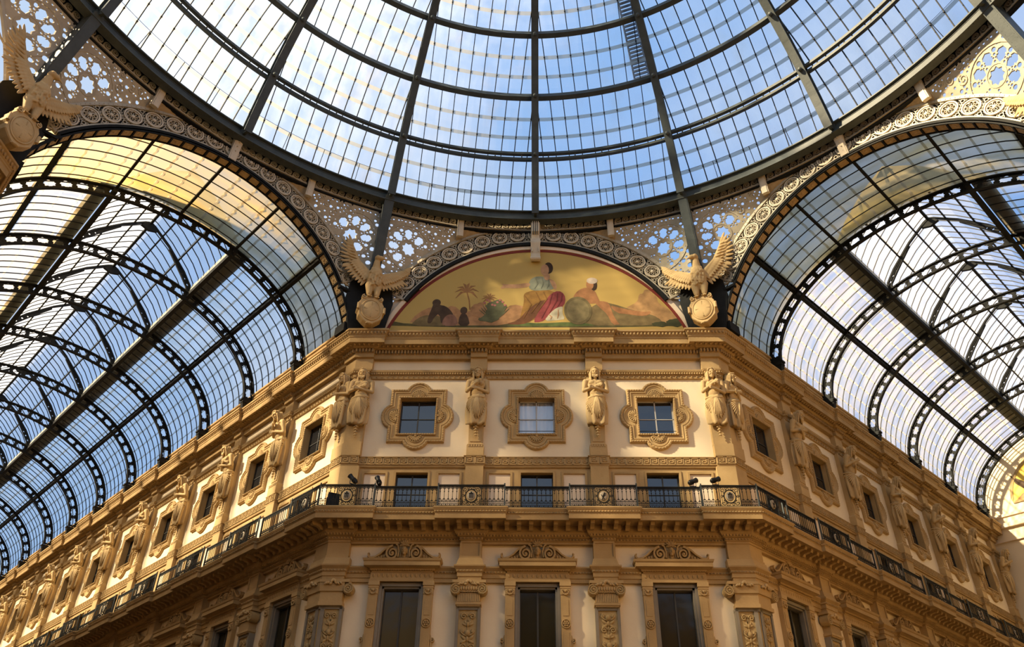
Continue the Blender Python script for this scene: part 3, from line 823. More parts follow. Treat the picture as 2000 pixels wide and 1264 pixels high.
for k in 'CLR':
    for i, c in enumerate(PIL[k]):
        o = FRM[k].pt(c); w = where(k, i)
        t = thing('herm_pilaster', 'tapering ochre pilaster behind a statue, ' + w, 'pilaster', o, FRM[k].rz, 'tapering pilasters of the upper storey')
        for n_, m_ in (('neck_block', 'neck'), ('shaft', 'shaft'), ('pedestal', 'ped'), ('pier', 'pier')): ob(n_, ME[m_], t)
        if k == 'C' or i < LOWN:
            t = thing('ionic_pilaster', 'scroll-capital pilaster of the lower storey, ' + w, 'pilaster', o, FRM[k].rz, 'scroll capital pilasters of the lower storey')
            s = ob('shaft', ME['lshaft'], t); ob('relief_ground', ME['relp'], s); ob('carved_relief', ME['rel%d' % (i % 2)], s)
            cpt = ob('capital', ME['capb'], t); ob('volute', ME['volL'], cpt); ob('volute', ME['volR'], cpt); ob('leaf_garland', ME['capl'], cpt)
            ob('block', ME['lblock'], t)
for side, sn, fr in ((-1, 'left', FL), (1, 'right', FR)):
    t = thing('corner_pilaster', 'ochre pilaster folded round the %s corner of the facade, upper storey' % sn, 'pilaster')
    ob('neck_block', corner_box(.66, .19, 20.1, 20.68, side).me('neck_block', M['ochre']), t)
    ob('shaft', corner_box(.64, .20, 16.6, 19.74, side, .12).me('shaft', M['ochre']), t)
    ob('pedestal', corner_box(.64, .25, 16.06, 16.58, side).me('pedestal', M['ochre']), t)
    ob('pier', corner_box(.66, .19, 13.56, 15.64, side).me('pier', M['ochre']), t)
    t = thing('corner_pilaster', 'scroll-capital pilaster folded round the %s corner of the facade, lower storey' % sn, 'pilaster')
    s = ob('shaft', corner_box(.74, .14, 0, 10.22, side).me('shaft', M['greyst']), t)
    mb = corner_box(.76, .2, 10.12, 10.22, side)
    def strips(fr2, x0, x1): 
        q = MB().box(x0, x1, -.2, .05, 0, 10.2); mb.add([tuple(fr2.pt(v[0], -v[1], v[2])) for v in q.v], q.f)
    strips(FC, side * (W - .70) - .05, side * (W - .70) + .05); strips(FC, side * (W - .05) - .07, side * (W - .05) + .07 )
    strips(fr, (side * .70) - .05, (side * .70) + .05); strips(fr, side * .05 - .07, side * .05 + .07)
    ob('shaft_frame', mb.me('shaft_frame', M['greyst']), s)
    ob('relief_ground', corner_box(.66, .15, 6.5, 10.12, side).me('relief_ground', M['relief']), s)
    r1 = ob('carved_relief', ME['rel0'], s, FC.pt(side * (W - .36)), 0, scale=(.85, 1, 1)); r2 = ob('carved_relief', ME['rel1'], s, fr.pt(side * .36), fr.rz, scale=(.85, 1, 1))
    cpt = ob('capital', corner_box(.92, .36, 11.02, 11.12, side).merge(corner_box(.74, .30, 10.72, 11.02, side, .34)).merge(corner_box(.70, .25, 10.36, 10.72, side)).merge(corner_box(.74, .30, 10.22, 10.36, side)).me('capital', M['ochre']), t)
    vm = 'volR' if side < 0 else 'volL'
    ob('volute', ME[vm], cpt, FC.pt(side * (W - .42 - .0)), 0); ob('volute', ME['volL' if side < 0 else 'volR'], cpt, fr.pt(side * .42), fr.rz)
    ob('leaf_garland', ME['capl'], cpt, FC.pt(side * (W - .34)), 0, scale=(.8, 1, 1)); ob('leaf_garland', ME['capl'], cpt, fr.pt(side * .34), fr.rz, scale=(.8, 1, 1))
    mb = corner_box(.72, .22, 11.95, 12.55, side)
    for a, z0, z1 in ((.72, 11.95, 12.02),): mb.merge(corner_box(a, .26, z0, z1, side))
    mb.merge(corner_box(.80, .36, 11.66, 11.95, side, .26))
    ob('block', mb.me('block', M['ochre']), t)

# ================================================================== STATUES (half figures growing out of the pilasters)
def figure(bearded, lean=0.0):
    mb = MB()
    ln = lambda z: -lean * max(0, z - 1.0)
    def E(c, r): mb.ell((c[0], c[1] + ln(c[2]), c[2]), r, 16, 12)
    def C(p, q, a, b): mb.cap((p[0], p[1] + ln(p[2]), p[2]), (q[0], q[1] + ln(q[2]), q[2]), a, b, 12)
    wd = 1.08 if bearded else 1.0
    E((0, -.22, 1.76), (.31 * wd, .19, .30)); E((0, -.22, 1.42), (.24 * wd, .17, .30)); E((0, -.20, 1.10), (.34, .22, .24)); E((0, -.1, 1.4), (.26, .2, .5))
    C((-.30 * wd, -.20, 1.98), (.30 * wd, -.20, 1.98), .11, .11)
    if bearded:
        for s in (-1, 1): E((s * .14, -.34, 1.84), (.15, .08, .12))
        for z in (1.56, 1.44): 
            for s in (-1, 1): E((s * .07, -.37, z), (.065, .04, .055))
    else:
        for s in (-1, 1): E((s * .14, -.37, 1.78), (.115, .10, .115))
    arms = ((-1, (-.44 * wd, -.24, 1.50), (.06, -.47, 1.62)), (1, (.44 * wd, -.24, 1.46), (-.08, -.50, 1.50))) if bearded else ((-1, (-.43, -.22, 1.50), (-.02, -.50, 1.76)), (1, (.43, -.22, 1.44), (-.02, -.48, 1.50)))
    for s, el, ha in arms:
        C((s * .37 * wd, -.20, 1.95), el, .115 * wd, .085); C(el, ha, .082, .055)
        d = (Vector(ha) - Vector(el)).normalized(); up = Vector((0, 0, 1)); side = d.cross(up).normalized()
        h = Vector(ha) + d * .05
        mb.ellr((h.x, h.y + ln(h.z), h.z), (.095, .042, .082), Matrix((d, side, d.cross(side))).transposed(), 10, 6)
        nrm = d.cross(side)
        for f in range(4):
            b = h + d * .06 + nrm * (.066 - .044 * f); L_ = (.12, .14, .135, .105)[f]
            m1 = b + d * L_ * .55 + Vector((0, -.012, 0)); m2 = b + d * L_ + Vector((0, .03, 0))
            C(b, m1, .021, .02); C(m1, m2, .02, .017)
        th = h + nrm * -.05 * s + Vector((0, -.03, .03)); C(h + Vector((0, -.02, .02)), th + d * .08, .024, .02)
    C((0, -.20, 2.0), (0, -.24, 2.18), .09, .085)
    hb = MB(); face_blobs(hb, (0, 0, 0), 1.08)
    R = Matrix.Rotation(RAD(10 + 40 * lean), 3, 'X')
    hc = Vector((0, -.30 + ln(2.32), 2.33))
    mb.add([hc + R @ Vector(q) for q in hb.v], hb.f)
    return mb
def figure_hair(bearded, lean=0.0):
    mb = MB(); R = Matrix.Rotation(RAD(10 + 40 * lean), 3, 'X'); hc = Vector((0, -.30 - lean * 1.32, 2.33)); t = MB()
    t.ell((0, .035, .085), (.178, .190, .165), 14, 9); rnd = random.Random(3 + bearded)
    for i in range(13):
        a = RAD(10 + 160 * i / 12)
        t.ell((.158 * cos(a), -.115 + .09 * abs(cos(a)), .085 + .125 * sin(a)), (.034, .04, .034), 7, 5)
    for s in (-1, 1):
        for j in range(4):
            x0 = s * (.150 + .012 * j); y0 = -.06 + .075 * j; w_ = .012 * sin(j * 2.1)
            t.tube([(x0, y0, .10), (x0 + s * .025, y0 - .01, .0), (x0 + s * (.005 + w_), y0, -.11), (x0 + s * (.03 - w_), y0 - .01, -.22), (x0 + s * (.01 + w_), y0 - .03, -.33), (x0 + s * .035, y0 - .05, -.42 - .03 * j)], [.026, .044, .034, .044, .034, .010], 7)
    if bearded:
        for j in range(7):
            x = -.09 + .03 * j; t.tube([(x, -.13, -.11), (x * .9, -.17, -.22), (x * .6 + .01 * sin(j * 2), -.16, -.36 + .03 * abs(j - 3))], [.035, .04, .015], 6)
        for s in (-1, 1): t.tube([(0, -.175, -.075), (s * .06, -.165, -.09), (s * .10, -.13, -.15)], [.018, .022, .012], 6)
    else:
        for i in range(9): t.ell((.15 * cos(pi * i / 8), -.10, .13 + .08 * sin(pi * i / 8)), (.04, .035, .045), 6, 4)
    mb.add([hc + R @ Vector(q) for q in t.v], t.f)
    return mb
def drapery(kind):
    mb = MB(); nt, nz = 56, 18; rings = []
    for j in range(nz + 1):
        f = j / nz; z = 1.22 - 1.20 * f
        rx = .33 + .10 * sin(min(1, f * 1.6) * pi / 2) - .09 * f * f; ry = .24 + .03 * sin(f * pi) - .04 * f
        ring = []
        for i in range(nt):
            a = 2 * pi * i / nt
            ph = (a + pi / 2 + pi) % (2 * pi) - pi           # 0 at the front
            fold = sin((9 if kind else 7) * ph * (1 - .25 * f) + 3.0 * f * (1 if ph > 0 else -1)) * (.016 + .075 * f)
            k = 1 + fold / .33
            zz = z - (.10 * abs(sin(3.5 * ph)) + .07 * (cos(ph) > .2) * cos(ph)) * (f ** 4) + .08 * (1 - f) * sin(ph * 1.0 + .6 * kind) * (1 - f)
            ring.append((rx * k * cos(a), -.20 + ry * k * sin(a), zz))
        rings.append(ring)
    mb.loft(rings)
    # rolled girdle and a falling knot of cloth
    for q in range(3):
        mb.tube([(.35 * cos(a), -.20 + .26 * sin(a), 1.16 - .05 * q + .06 * sin(a * 1.0 + q + kind)) for a in [2 * pi * i / 20 for i in range(20)]], .038, 6, True)
    for q in range(5):
        x = -.10 + .05 * q; mb.tube([(x * .3, -.46, 1.08), (x * .8, -.50, .80), (x * 1.2, -.47, .45), (x * 1.1, -.42, .10 + .05 * abs(q - 2))], [.03, .045, .04, .02], 6)
    for s in (-1, 1):                                      # folds fanning out from the knot
        for q in range(9):
            th1 = .30 + .16 * q; z1 = .10 + .095 * q; pts = []
            for k in range(7):
                f = k / 6; th = .08 + (th1 - .08) * f; z = 1.14 + (z1 - 1.14) * f ** .9
                g = (1.22 - z) / 1.2; rx = .33 + .10 * sin(min(1, g * 1.6) * pi / 2) - .09 * g * g; ry = .24 + .03 * sin(g * pi) - .04 * g
                pts.append((s * rx * 1.05 * sin(th), -.20 - ry * 1.05 * cos(th), z))
            mb.tube(pts, [.012, .02, .026, .03, .034, .034, .014], 6)
    return mb
def garland():
    mb = MB(); z = .02
    for i in range(5):
        r = .085 - .011 * i
        mb.tube([(0, -.24, z), (0, -.24, z - .05), (0, -.24, z - .10), (0, -.24, z - .12)], [.02, r * .8, r * 1.15, .02], 8)
        for s in (-1, 1): mb.ell((s * r, -.24, z - .085), (.03, .03, .03), 6, 4)
        z -= .125
    mb.ell((0, -.24, z - .02), (.02, .02, .05), 6, 4)
    return mb
STM = {}
for b in (0, 1):
    for l in (0, 1):
        STM['body', b, l] = remeshed(figure(b, .24 * l), 'figure', M['statue'], .014, 1)
        STM['hair', b, l] = figure_hair(b, .24 * l).me('hair', M['statue'], True)
    STM['drape', b] = drapery(b).me('drapery', M['statue'], True)
STM['garland'] = garland().me('garland', M['statue'], True)
def statue(loc, rz, b, l, label, sc=1.0):
    t = thing('statue', label, 'statue', loc, rz, 'half-length statues of the upper storey')
    if sc != 1: t.scale = (sc, sc, sc)
    ob('body', STM['body', b, l], t); ob('hair', STM['hair', b, l], t); ob('drapery', STM['drape', b], t); ob('garland', STM['garland'], t)
    return t
Z0 = 17.46
statue(FC.pt(PIL['C'][0], .08, Z0), 0, 0, 0, 'stone woman with crossed arms and draped skirt between left and curtained windows')
statue(FC.pt(PIL['C'][1], .08, Z0), 0, 1, 0, 'stone bearded man with crossed arms between curtained window and right window')
statue(FC.pt(-W + .36, .10, Z0), 0, 1, 0, 'stone bearded man of the paired statues at left facade corner', .98)
statue(FL.pt(-.36, .10, Z0), FL.rz, 0, 0, 'stone woman in profile of the paired statues at left facade corner', .98)
statue(FC.pt(W - .36, .10, Z0), 0, 0, 0, 'stone woman facing forward of the paired statues at right facade corner', .98)
statue(FR.pt(.36, .10, Z0), FR.rz, 1, 0, 'stone figure turned to the gallery of the paired statues at right corner', .98)
for k in 'LR':
    for i, c in enumerate(PIL[k]):
        b = (i + (k == 'R')) % 2
        statue(FRM[k].pt(c, .10, Z0), FRM[k].rz, b, 1, ('leaning stone bearded man' if b else 'leaning stone woman') + ' on the %s, %s from the corner statues' % (WN[k], ORD[i]))

# ================================================================== BALCONY RAILING
RD, RZ0, RZ1 = .95, 13.56, 14.42
def grille_unit():
    mb = MB(); w = .155; z0 = .05
    mb.box(-.008, .008, -.008, .008, 0, .80)
    for s in (-1, 1):
        mb.ribbon(spiral(s * .042, .10, .044, .012, -pi / 2, s * .9, 9), .018, -.007, .007)
        mb.ribbon(spiral(s * .036, .20, .036, .010, -pi / 2, s * .9, 9), .018, -.007, .007)
        mb.ribbon([(0, .27), (s * .03, .30), (s * .05, .27), (s * .07, .22)], .018, -.007, .007)
        mb.ribbon(arc(s * .077, .66, .072, pi / 2, pi / 2 + s * pi / 2, 6), .016, -.007, .007)
        mb.ribbon(spiral(s * .036, .75, .034, .010, pi / 2, s * .9, 8), .016, -.007, .007)
    for z, r in ((.31, .022), (.36, .014), (.60, .024), (.54, .014)): mb.ell((0, 0, z), (r, .012, r * 1.3), 6, 4)
    return mb
GU = grille_unit()
def rail_frame(L):
    mb = MB(); mb.box(0, L, -.03, .03, .82, .86); mb.box(0, L, -.012, .012, .785, .80); mb.box(0, L, -.018, .018, .0, .035); return mb
def grille(L, gap=None):
    mb = MB(); n = max(1, round(L / .155)); s = L / n
    for i in range(n):
        x = (i + .5) * s
        if gap and gap[0] < x < gap[1]: continue
        mb.merge(GU, Matrix.Translation((x, 0, .0)))
    mb.box(0, L, -.01, .01, .035, .055); mb.box(0, L, -.008, .008, .76, .775)
    return mb
def med_panel():
    """ornamental panel .76 wide with scrolls round an oval"""
    mb = MB()
    for s in (-1, 1):
        mb.box(s * .37 - .014, s * .37 + .014, -.014, .014, 0, .83)
        for zc, sg in ((.16, 1), (.68, -1)):
            mb.ribbon(spiral(s * .24, zc, .10, .015, pi / 2, s * sg * 1.4, 14), .022, -.008, .008)
            mb.ribbon(spiral(s * .10, zc - sg * .05, .07, .015, 0, s * sg * 1.2, 12), .02, -.008, .008)
        mb.ribbon(spiral(s * .29, .42, .06, .012, 0, 1.3, 10), .018, -.008, .008)
        mb.ribbon([(s * .33, .05), (s * .30, .25), (s * .33, .42), (s * .30, .58), (s * .33, .78)], .016, -.006, .006)
    mb.tube([(.215 * cos(2 * pi * i / 24), 0, .42 + .25 * sin(2 * pi * i / 24)) for i in range(24)], .022, 6, True)
    for i in range(12):
        a = 2 * pi * i / 12; mb.ell((.255 * cos(a), 0, .42 + .29 * sin(a)), (.022, .012, .022), 6, 4)
    return mb
def med_disc():
    mb = MB(); mb.loft([[(r * .15 * cos(2 * pi * i / 24), y, .42 + r * .18 * sin(2 * pi * i / 24)) for i in range(24)] for r, y in ((1, .015), (1, -.02), (.9, -.035), (.5, -.045))])
    return mb
def med_sign(kind):
    mb = MB()
    if kind:      # small rampant beast silhouette
        mb.ellr((0, -.05, .42), (.035, .01, .085), Matrix.Rotation(.4, 3, 'Y'), 8, 5); mb.ell((.035, -.05, .52), (.03, .01, .03), 8, 5)
        for p, q in (((.0, .40), (.07, .44)), ((.02, .46), (.09, .50)), ((-.03, .36), (-.06, .27)), ((-.01, .35), (.04, .27)), ((-.04, .38), (-.09, .46))): mb.cap((p[0], -.05, p[1]), (q[0], -.05, q[1]), .012, .01, 6)
    else:
        for x in (-.06, 0, .06): mb.box(x - .012, x + .012, -.06, -.03, .33, .48)
        mb.box(-.08, .08, -.06, -.03, .48, .51); mb.ell((0, -.05, .54), (.03, .015, .03), 6, 4)
    return mb
RM = {'panel': med_panel().me('scroll_panel', M['iron']), 'disc': med_disc().me('medallion', M['medal'], True), 's0': med_sign(0).me('emblem', M['iron']), 's1': med_sign(1).me('emblem', M['iron']),
      'post': MB().box(-.022, .022, -.022, .022, 0, .88).ell((0, 0, .90), (.03, .03, .035), 8, 5).me('post', M['girder'])}
RL = {}
def rail(fr, x0, x1, d, kind, label, sign=0):
    """one railing section from x0 to x1 in the wall frame"""
    L = x1 - x0; key = (round(L, 2), kind)
    if key not in RL:
        mid = (L / 2 - .38, L / 2 + .38) if kind == 'm' else None
        RL[key] = (rail_frame(L).me('rail_frame', M['iron']), grille(L, mid).me('scroll_grille', M['iron'], fix=False))
    t = thing('balcony_railing', label, 'railing', fr.pt(x0, d, RZ0), fr.rz, 'wrought iron railing sections of the balcony')
    ob('rail_frame', RL[key][0], t); ob('scroll_grille', RL[key][1], t)
    ob('post', RM['post'], t, (0, 0, 0)); ob('post', RM['post'], t, (L, 0, 0))
    if kind == 'm':
        p = ob('scroll_panel', RM['panel'], t, (L / 2, 0, 0)); ob('medallion', RM['disc'], p); ob('emblem', RM['s%d' % sign], p)
    return t
dR, dB = RD + .15, RD
hs = .28 + RD
for i, c in enumerate(PIL['C']):
    rail(FC, c - hs, c + hs, dR, 'm', 'forward railing section with ' + ('barred' if i == 0 else 'beast') + ' medallion on the facade balcony', i)
edges = [-W + .62 + RD, PIL['C'][0] - hs, PIL['C'][0] + hs, PIL['C'][1] - hs, PIL['C'][1] + hs, W - .62 - RD]
for j, nm in ((0, 'below the left upper window'), (2, 'below the curtained window'), (4, 'below the right upper window')):
    rail(FC, edges[j], edges[j + 1], dB, 'p', 'recessed railing section of the facade balcony ' + nm)
cx = W + TT * dR
rail(FC, -cx, -W + .62 + RD, dR, 'm', 'railing section on the facade side of the left balcony corner', 0)
rail(FC, W - .62 - RD, cx, dR, 'm', 'railing section on the facade side of the right balcony corner', 0)
cl = TT * dR
rail(FL, -.62 - RD, cl, dR, 'm', 'railing section on the gallery side of the left balcony corner', 1)
rail(FR, -cl, .62 + RD, dR, 'm', 'railing section on the gallery side of the right balcony corner', 1)
for k in 'LR':
    s = -1 if k == 'L' else 1; n = 7 if k == 'L' else 6; prev = .62 + RD
    for i in range(n):
        c = 5.25 + Q * i
        a, b = sorted((s * prev, s * (c - hs))); rail(FRM[k], a, b, dB, 'p', 'recessed balcony railing section on the %s, %s from the corner' % (WN[k], ORD[i]))
        e = min(c + hs, 29.9) if k == 'R' else c + hs
        a, b = sorted((s * (c - hs), s * e)); rail(FRM[k], a, b, dR, 'm', 'forward balcony railing section with medallion on the %s, %s from the corner' % (WN[k], ORD[i]), i % 2)
        prev = c + hs

# spotlights clamped on the rail
def spot_body():
    mb = MB(); mb.tube([(0, 0, -.20), (0, 0, -.18), (0, 0, .12), (0, 0, .20), (0, 0, .21), (0, 0, .19)], [.05, .085, .095, .115, .105, .09], 14)
    for z in (-.12, -.07, -.02): mb.tube([(.1 * cos(2 * pi * i / 14), .1 * sin(2 * pi * i / 14), z) for i in range(14)], .012, 5, True)
    return mb
def spot_yoke():
    mb = MB(); mb.box(-.12, -.105, -.02, .02, -.16, .02); mb.box(.105, .12, -.02, .02, -.16, .02); mb.box(-.12, .12, -.02, .02, -.17, -.15); mb.box(-.02, .02, -.02, .02, -.22, -.16); return mb
SB, SY = spot_body().me('lamp_body', M['lamp']), spot_yoke().me('yoke', M['lamp'])
for x, d, ang, rz, lab in ((-6.88, dR, -38, .6, 'black spotlight at the left balcony corner, outer of two'), (-5.95, dB, -20, .2, 'black spotlight in front of the leftmost pale panel'), (5.78, dB, 58, 0, 'small black spotlight on the rail before the rightmost pale panel'), (6.58, dR, 62, 0, 'black spotlight on the rail at the right balcony corner pier')):
    t = thing('spotlight', lab, 'spotlight', FC.pt(x, d, 14.60), rz, 'spotlights on the balcony rail')
    ob('yoke', SY, t); ob('lamp_body', SB, t, (0, 0, .03), rot=(RAD(-25), RAD(ang), 0), scale=(.9, .9, 1.05))
t = thing('floodlight', 'dark boxy floodlight behind the railing at left balcony corner', 'floodlight', FC.pt(-7.62, .75, 13.56), .5)
ob('housing', MB().box(-.20, .20, -.08, .08, .18, .62).box(-.22, .22, -.1, -.07, .16, .64).me('housing', M['lamp']), t); ob('stand', MB().box(-.24, -.21, -.03, .03, .0, .45).box(.21, .24, -.03, .03, .0, .45).box(-.24, .24, -.03, .03, 0, .03).me('stand', M['lamp']), t)

# ================================================================== LUNETTE (painted wall panel) over the facade
for nm, c in dict(p_olive=(.10, .085, .03), p_haze=(.40, .21, .09), p_haze2=(.44, .25, .10), p_rock=(.19, .135, .055), p_green=(.10, .13, .035), p_ochre=(.30, .155, .035), p_brown=(.16, .065, .025),
                  p_crimson=(.27, .055, .05), p_white=(.48, .42, .28), p_sage=(.25, .255, .17), p_skin=(.47, .26, .13), p_tan=(.36, .165, .065), p_shadow=(.075, .045, .025), p_rose=(.26, .13, .08),
                  p_hair=(.045, .025, .012), p_pale=(.50, .40, .30), p_bronze=(.17, .13, .055), p_bronze2=(.23, .18, .08), p_dark=(.06, .06, .022), p_leaf=(.12, .12, .055), p_palm=(.30, .15, .055), p_pink=(.42, .16, .13), p_sage2=(.18, .185, .12), p_crimson2=(.17, .035, .03), p_ochre2=(.22, .105, .025)).items():
    M[nm] = stone(nm, tuple(q * .68 for q in c), tuple(q * 1.3 for q in c), .8, 2.6, .03)
MR, MZ = 7.0, 19.85
a0 = asin((21.72 - MZ) / MR)
t = thing('lunette_painting', 'half-moon painted lunette with seated draped figures under an olive gold sky', 'mural', (0, 0, 0))
ob('painted_background', MB().prism(arc(0, MZ, MR - .05, a0, pi - a0, 64), -.07, -.03).me('background', M['mural']), t)
ring = arc(0, MZ, MR, a0, pi - a0, 64)
ob('red_border', MB().ribbon(ring, .13, -.05, -.01).me('border', M['red']), t)
ob('plaster_border', MB().ribbon(arc(0, MZ, MR + .17, a0, pi - a0, 64), .20, -.06, .03).me('plaster_border', M['panel']), t)
MUR_POLY = [
    ('painted_ground', 'p_olive', [(-6.67,22.44),(-6.71,22.86),(-5.59,22.6),(-4.23,22.71),(-2.64,22.59),(-1.06,22.76),(0.75,22.58),(2.34,22.83),(4.38,22.91),(5.71,22.73),(6.57,22.4)]),
    ('painted_hills', 'p_haze', [(-5.7,22.55),(-5.3,23.22),(-4.64,23.62),(-4.1,23.45),(-3.72,23.68),(-3.24,23.22),(-2.67,23.47),(-2.1,23.61),(-1.41,23.38),(-1.07,23.72),(-0.38,23.55),(-0.38,22.53)]),
    ('painted_hills', 'p_haze2', [(3.37,23.11),(4.2,23.59),(4.56,23.82),(4.67,24.28),(4.85,24.28),(4.92,24.52),(5.24,24.52),(5.26,24.22),(5.44,24.16),(5.49,23.7),(6.0,23.35),(6.37,22.57),(3.34,22.57)]),
    ('painted_rock', 'p_rock', [(1.76,22.52),(2.13,23.2),(2.61,23.65),(3.07,23.82),(3.63,23.65),(4.3,23.36),(4.9,23.19),(5.4,22.96),(5.69,22.51)]),
    ('painted_rock', 'p_rock', [(-5.58,22.52),(-5.28,22.94),(-4.84,23.14),(-4.21,23.05),(-3.77,22.51)]),
    ('painted_grass', 'p_green', [(-1.39,22.48),(-0.83,22.7),(0.3,22.64),(1.43,22.72),(2.33,22.63),(2.66,22.47)]),
    ('painted_skirt', 'p_ochre', [(-0.78,22.64),(-0.65,23.21),(-0.52,23.9),(-0.56,24.25),(-0.38,24.42),(0.13,24.54),(0.79,24.48),(1.01,24.12),(0.45,23.43),(0.03,22.92),(-0.38,22.64)]),
    ('painted_skirt', 'p_brown', [(-1.39,22.59),(-0.78,22.81),(-0.38,23.38),(0.13,23.84),(0.55,24.01),(0.31,23.37),(-0.15,22.81),(-0.6,22.56)]),
    ('painted_skirt', 'p_crimson', [(-0.15,22.7),(0.17,23.37),(0.55,24.13),(0.88,24.45),(1.2,24.42),(1.36,24.06),(1.27,23.6),(0.9,23.37),(0.53,22.92),(0.21,22.7)]),
    ('painted_skirt', 'p_white', [(0.35,22.75),(0.63,23.2),(0.91,23.49),(1.23,23.6),(1.17,23.2),(1.3,22.86),(0.98,22.81)]),
    ('painted_blouse', 'p_sage', [(-0.33,24.66),(-0.28,25.08),(-0.05,25.29),(0.28,25.32),(0.66,25.17),(0.93,24.83),(0.83,24.54),(0.27,24.48),(-0.15,24.48)]),
    ('painted_arm', 'p_skin', [(-0.24,24.96),(-0.28,24.69),(-0.89,24.6),(-1.31,24.64),(-1.55,24.58),(-1.62,24.67),(-1.46,24.79),(-1.6,24.88),(-1.32,24.85),(-0.89,24.84)]),
    ('painted_shoulder', 'p_skin', [(0.61,25.2),(0.89,25.02),(0.98,24.66),(0.88,24.48),(0.7,24.84)]),
    ('painted_figure', 'p_tan', [(1.66,24.06),(1.85,24.41),(2.14,24.62),(2.42,24.65),(2.69,24.47),(2.81,24.06),(2.89,23.82),(2.61,23.71),(2.15,23.77),(1.88,23.89)]),
    ('painted_leg', 'p_tan', [(2.61,23.83),(2.98,23.88),(3.3,23.77),(3.4,23.19),(3.6,22.68),(3.72,22.57),(3.36,22.55),(3.17,23.14),(2.87,23.48)]),
    ('painted_leg', 'p_tan', [(3.29,23.65),(3.74,23.48),(4.23,23.36),(4.81,23.24),(5.13,23.3),(5.02,23.07),(4.61,23.02),(4.08,23.13),(3.58,23.19)]),
    ('painted_crouching_figure', 'p_shadow', [(-4.8,22.99),(-4.69,23.39),(-4.59,23.85),(-4.34,23.68),(-4.06,23.62),(-3.82,23.39),(-3.66,23.1),(-3.68,22.54),(-4.18,22.54),(-4.31,23.22),(-4.53,22.99),(-4.64,22.65),(-4.82,22.66)]),
    ('painted_cloth', 'p_rose', [(-4.18,22.51),(-4.11,22.93),(-3.9,23.16),(-3.57,23.1),(-3.41,22.51)]),
    ('painted_standing_figure', 'p_shadow', [(-3.45,22.51),(-3.39,23.1),(-3.22,23.27),(-3.02,23.04),(-2.91,22.51)]),
]
MUR_ELL = [
    ('painted_head', 'p_skin', 0.43, 25.69, 0.19, 0.34),
    ('painted_hair', 'p_hair', 0.60, 25.81, 0.21, 0.34),
    ('painted_neck', 'p_skin', 0.52, 25.29, 0.14, 0.21),
    ('painted_head', 'p_tan', 2.47, 24.80, 0.17, 0.27),
    ('painted_hair', 'p_hair', 2.64, 24.80, 0.16, 0.33),
    ('painted_cap', 'p_pale', 2.58, 25.04, 0.25, 0.18),
    ('painted_head', 'p_shadow', -4.47, 23.80, 0.19, 0.20),
    ('painted_head', 'p_shadow', -3.22, 23.36, 0.16, 0.20),
    ('painted_disc', 'p_bronze', 1.88, 23.34, 0.62, 0.78),
    ('painted_disc_rim', 'p_bronze2', 1.88, 23.34, 0.51, 0.63),
    ('painted_bush', 'p_dark', 6.11, 22.65, 0.36, 0.22),
    ('painted_bush', 'p_dark', 5.47, 22.57, 0.36, 0.14),
    ('painted_bush', 'p_leaf', -1.80, 23.44, 0.46, 0.49),
    ('painted_bush', 'p_leaf', -2.09, 23.04, 0.51, 0.34),
    ('painted_bush', 'p_haze', -2.55, 23.38, 0.36, 0.41),
]

dd = .0295
for n_, m_, p_ in MUR_POLY:
    dd -= .0003; 
    ps = []
    for i in range(len(p_)):                                    # round the outline (Chaikin)
        a, b = p_[i], p_[(i + 1) % len(p_)]; ps += [(a[0] * .75 + b[0] * .25, a[1] * .75 + b[1] * .25), (a[0] * .25 + b[0] * .75, a[1] * .25 + b[1] * .75)]
    ob(n_, MB().prism(ps, -.032, -dd).me(n_, M[m_]), t)
for n_, m_, x, z, rx, rz_ in sorted(MUR_ELL, key=lambda q: ('hair' not in q[0] and 'neck' not in q[0])):
    dd -= .0003
    ob(n_, MB().prism([(x + rx * cos(a) * (1 + (.12 * sin(7 * a) if 'bush' in n_ else 0)), z + rz_ * sin(a) * (1 + (.12 * cos(5 * a) if 'bush' in n_ else 0))) for a in [2 * pi * i / 24 for i in range(24)]], -.032, -dd).me(n_, M[m_]), t)
for (cx, cz), (fx, fz), s in (((-3.13, 24.42), (-2.95, 23.4), 1.0), ((-2.09, 24.0), (-1.98, 23.5), .65)):
    mb = MB(); mb.ribbon([(fx, fz), ((fx + cx) / 2 + .04, (fz + cz) / 2), (cx, cz)], .06 * s, -.032, -.027)
    for ia, a in enumerate((10, 45, 80, 110, 145, 172, 205, 335)):
        dx, dz = cos(RAD(a)) * .55 * s, sin(RAD(a)) * .62 * s
        mb.ribbon([(cx, cz), (cx + dx * .5, cz + dz * .5 + .10 * s), (cx + dx, cz + dz - .10 * s)], [.05 * s, .12 * s, .02], -.032, -.0262 + .0002 * ia)
    ob('painted_palm', mb.me('palm', M['p_palm']), t)
mb = MB()
for i in range(14):
    a = RAD(40 + 8 * i); mb.ribbon([(-1.85, 22.75), (-1.85 + cos(a) * .5, 22.75 + sin(a) * .62), (-1.85 + cos(a) * .85, 22.75 + sin(a) * 1.1)], [.02, .06, .02], -.03, -.0186 + .0002 * i)
ob('painted_stems', mb.me('stems', M['p_leaf']), t)
for i in range(9): ob('painted_blossom', MB().prism(circ(-2.3 + .115 * i, 23.78 + .16 * sin(i * 1.3), .06, 8), -.03, -.0145).me('blossom', M['p_pink']), t)
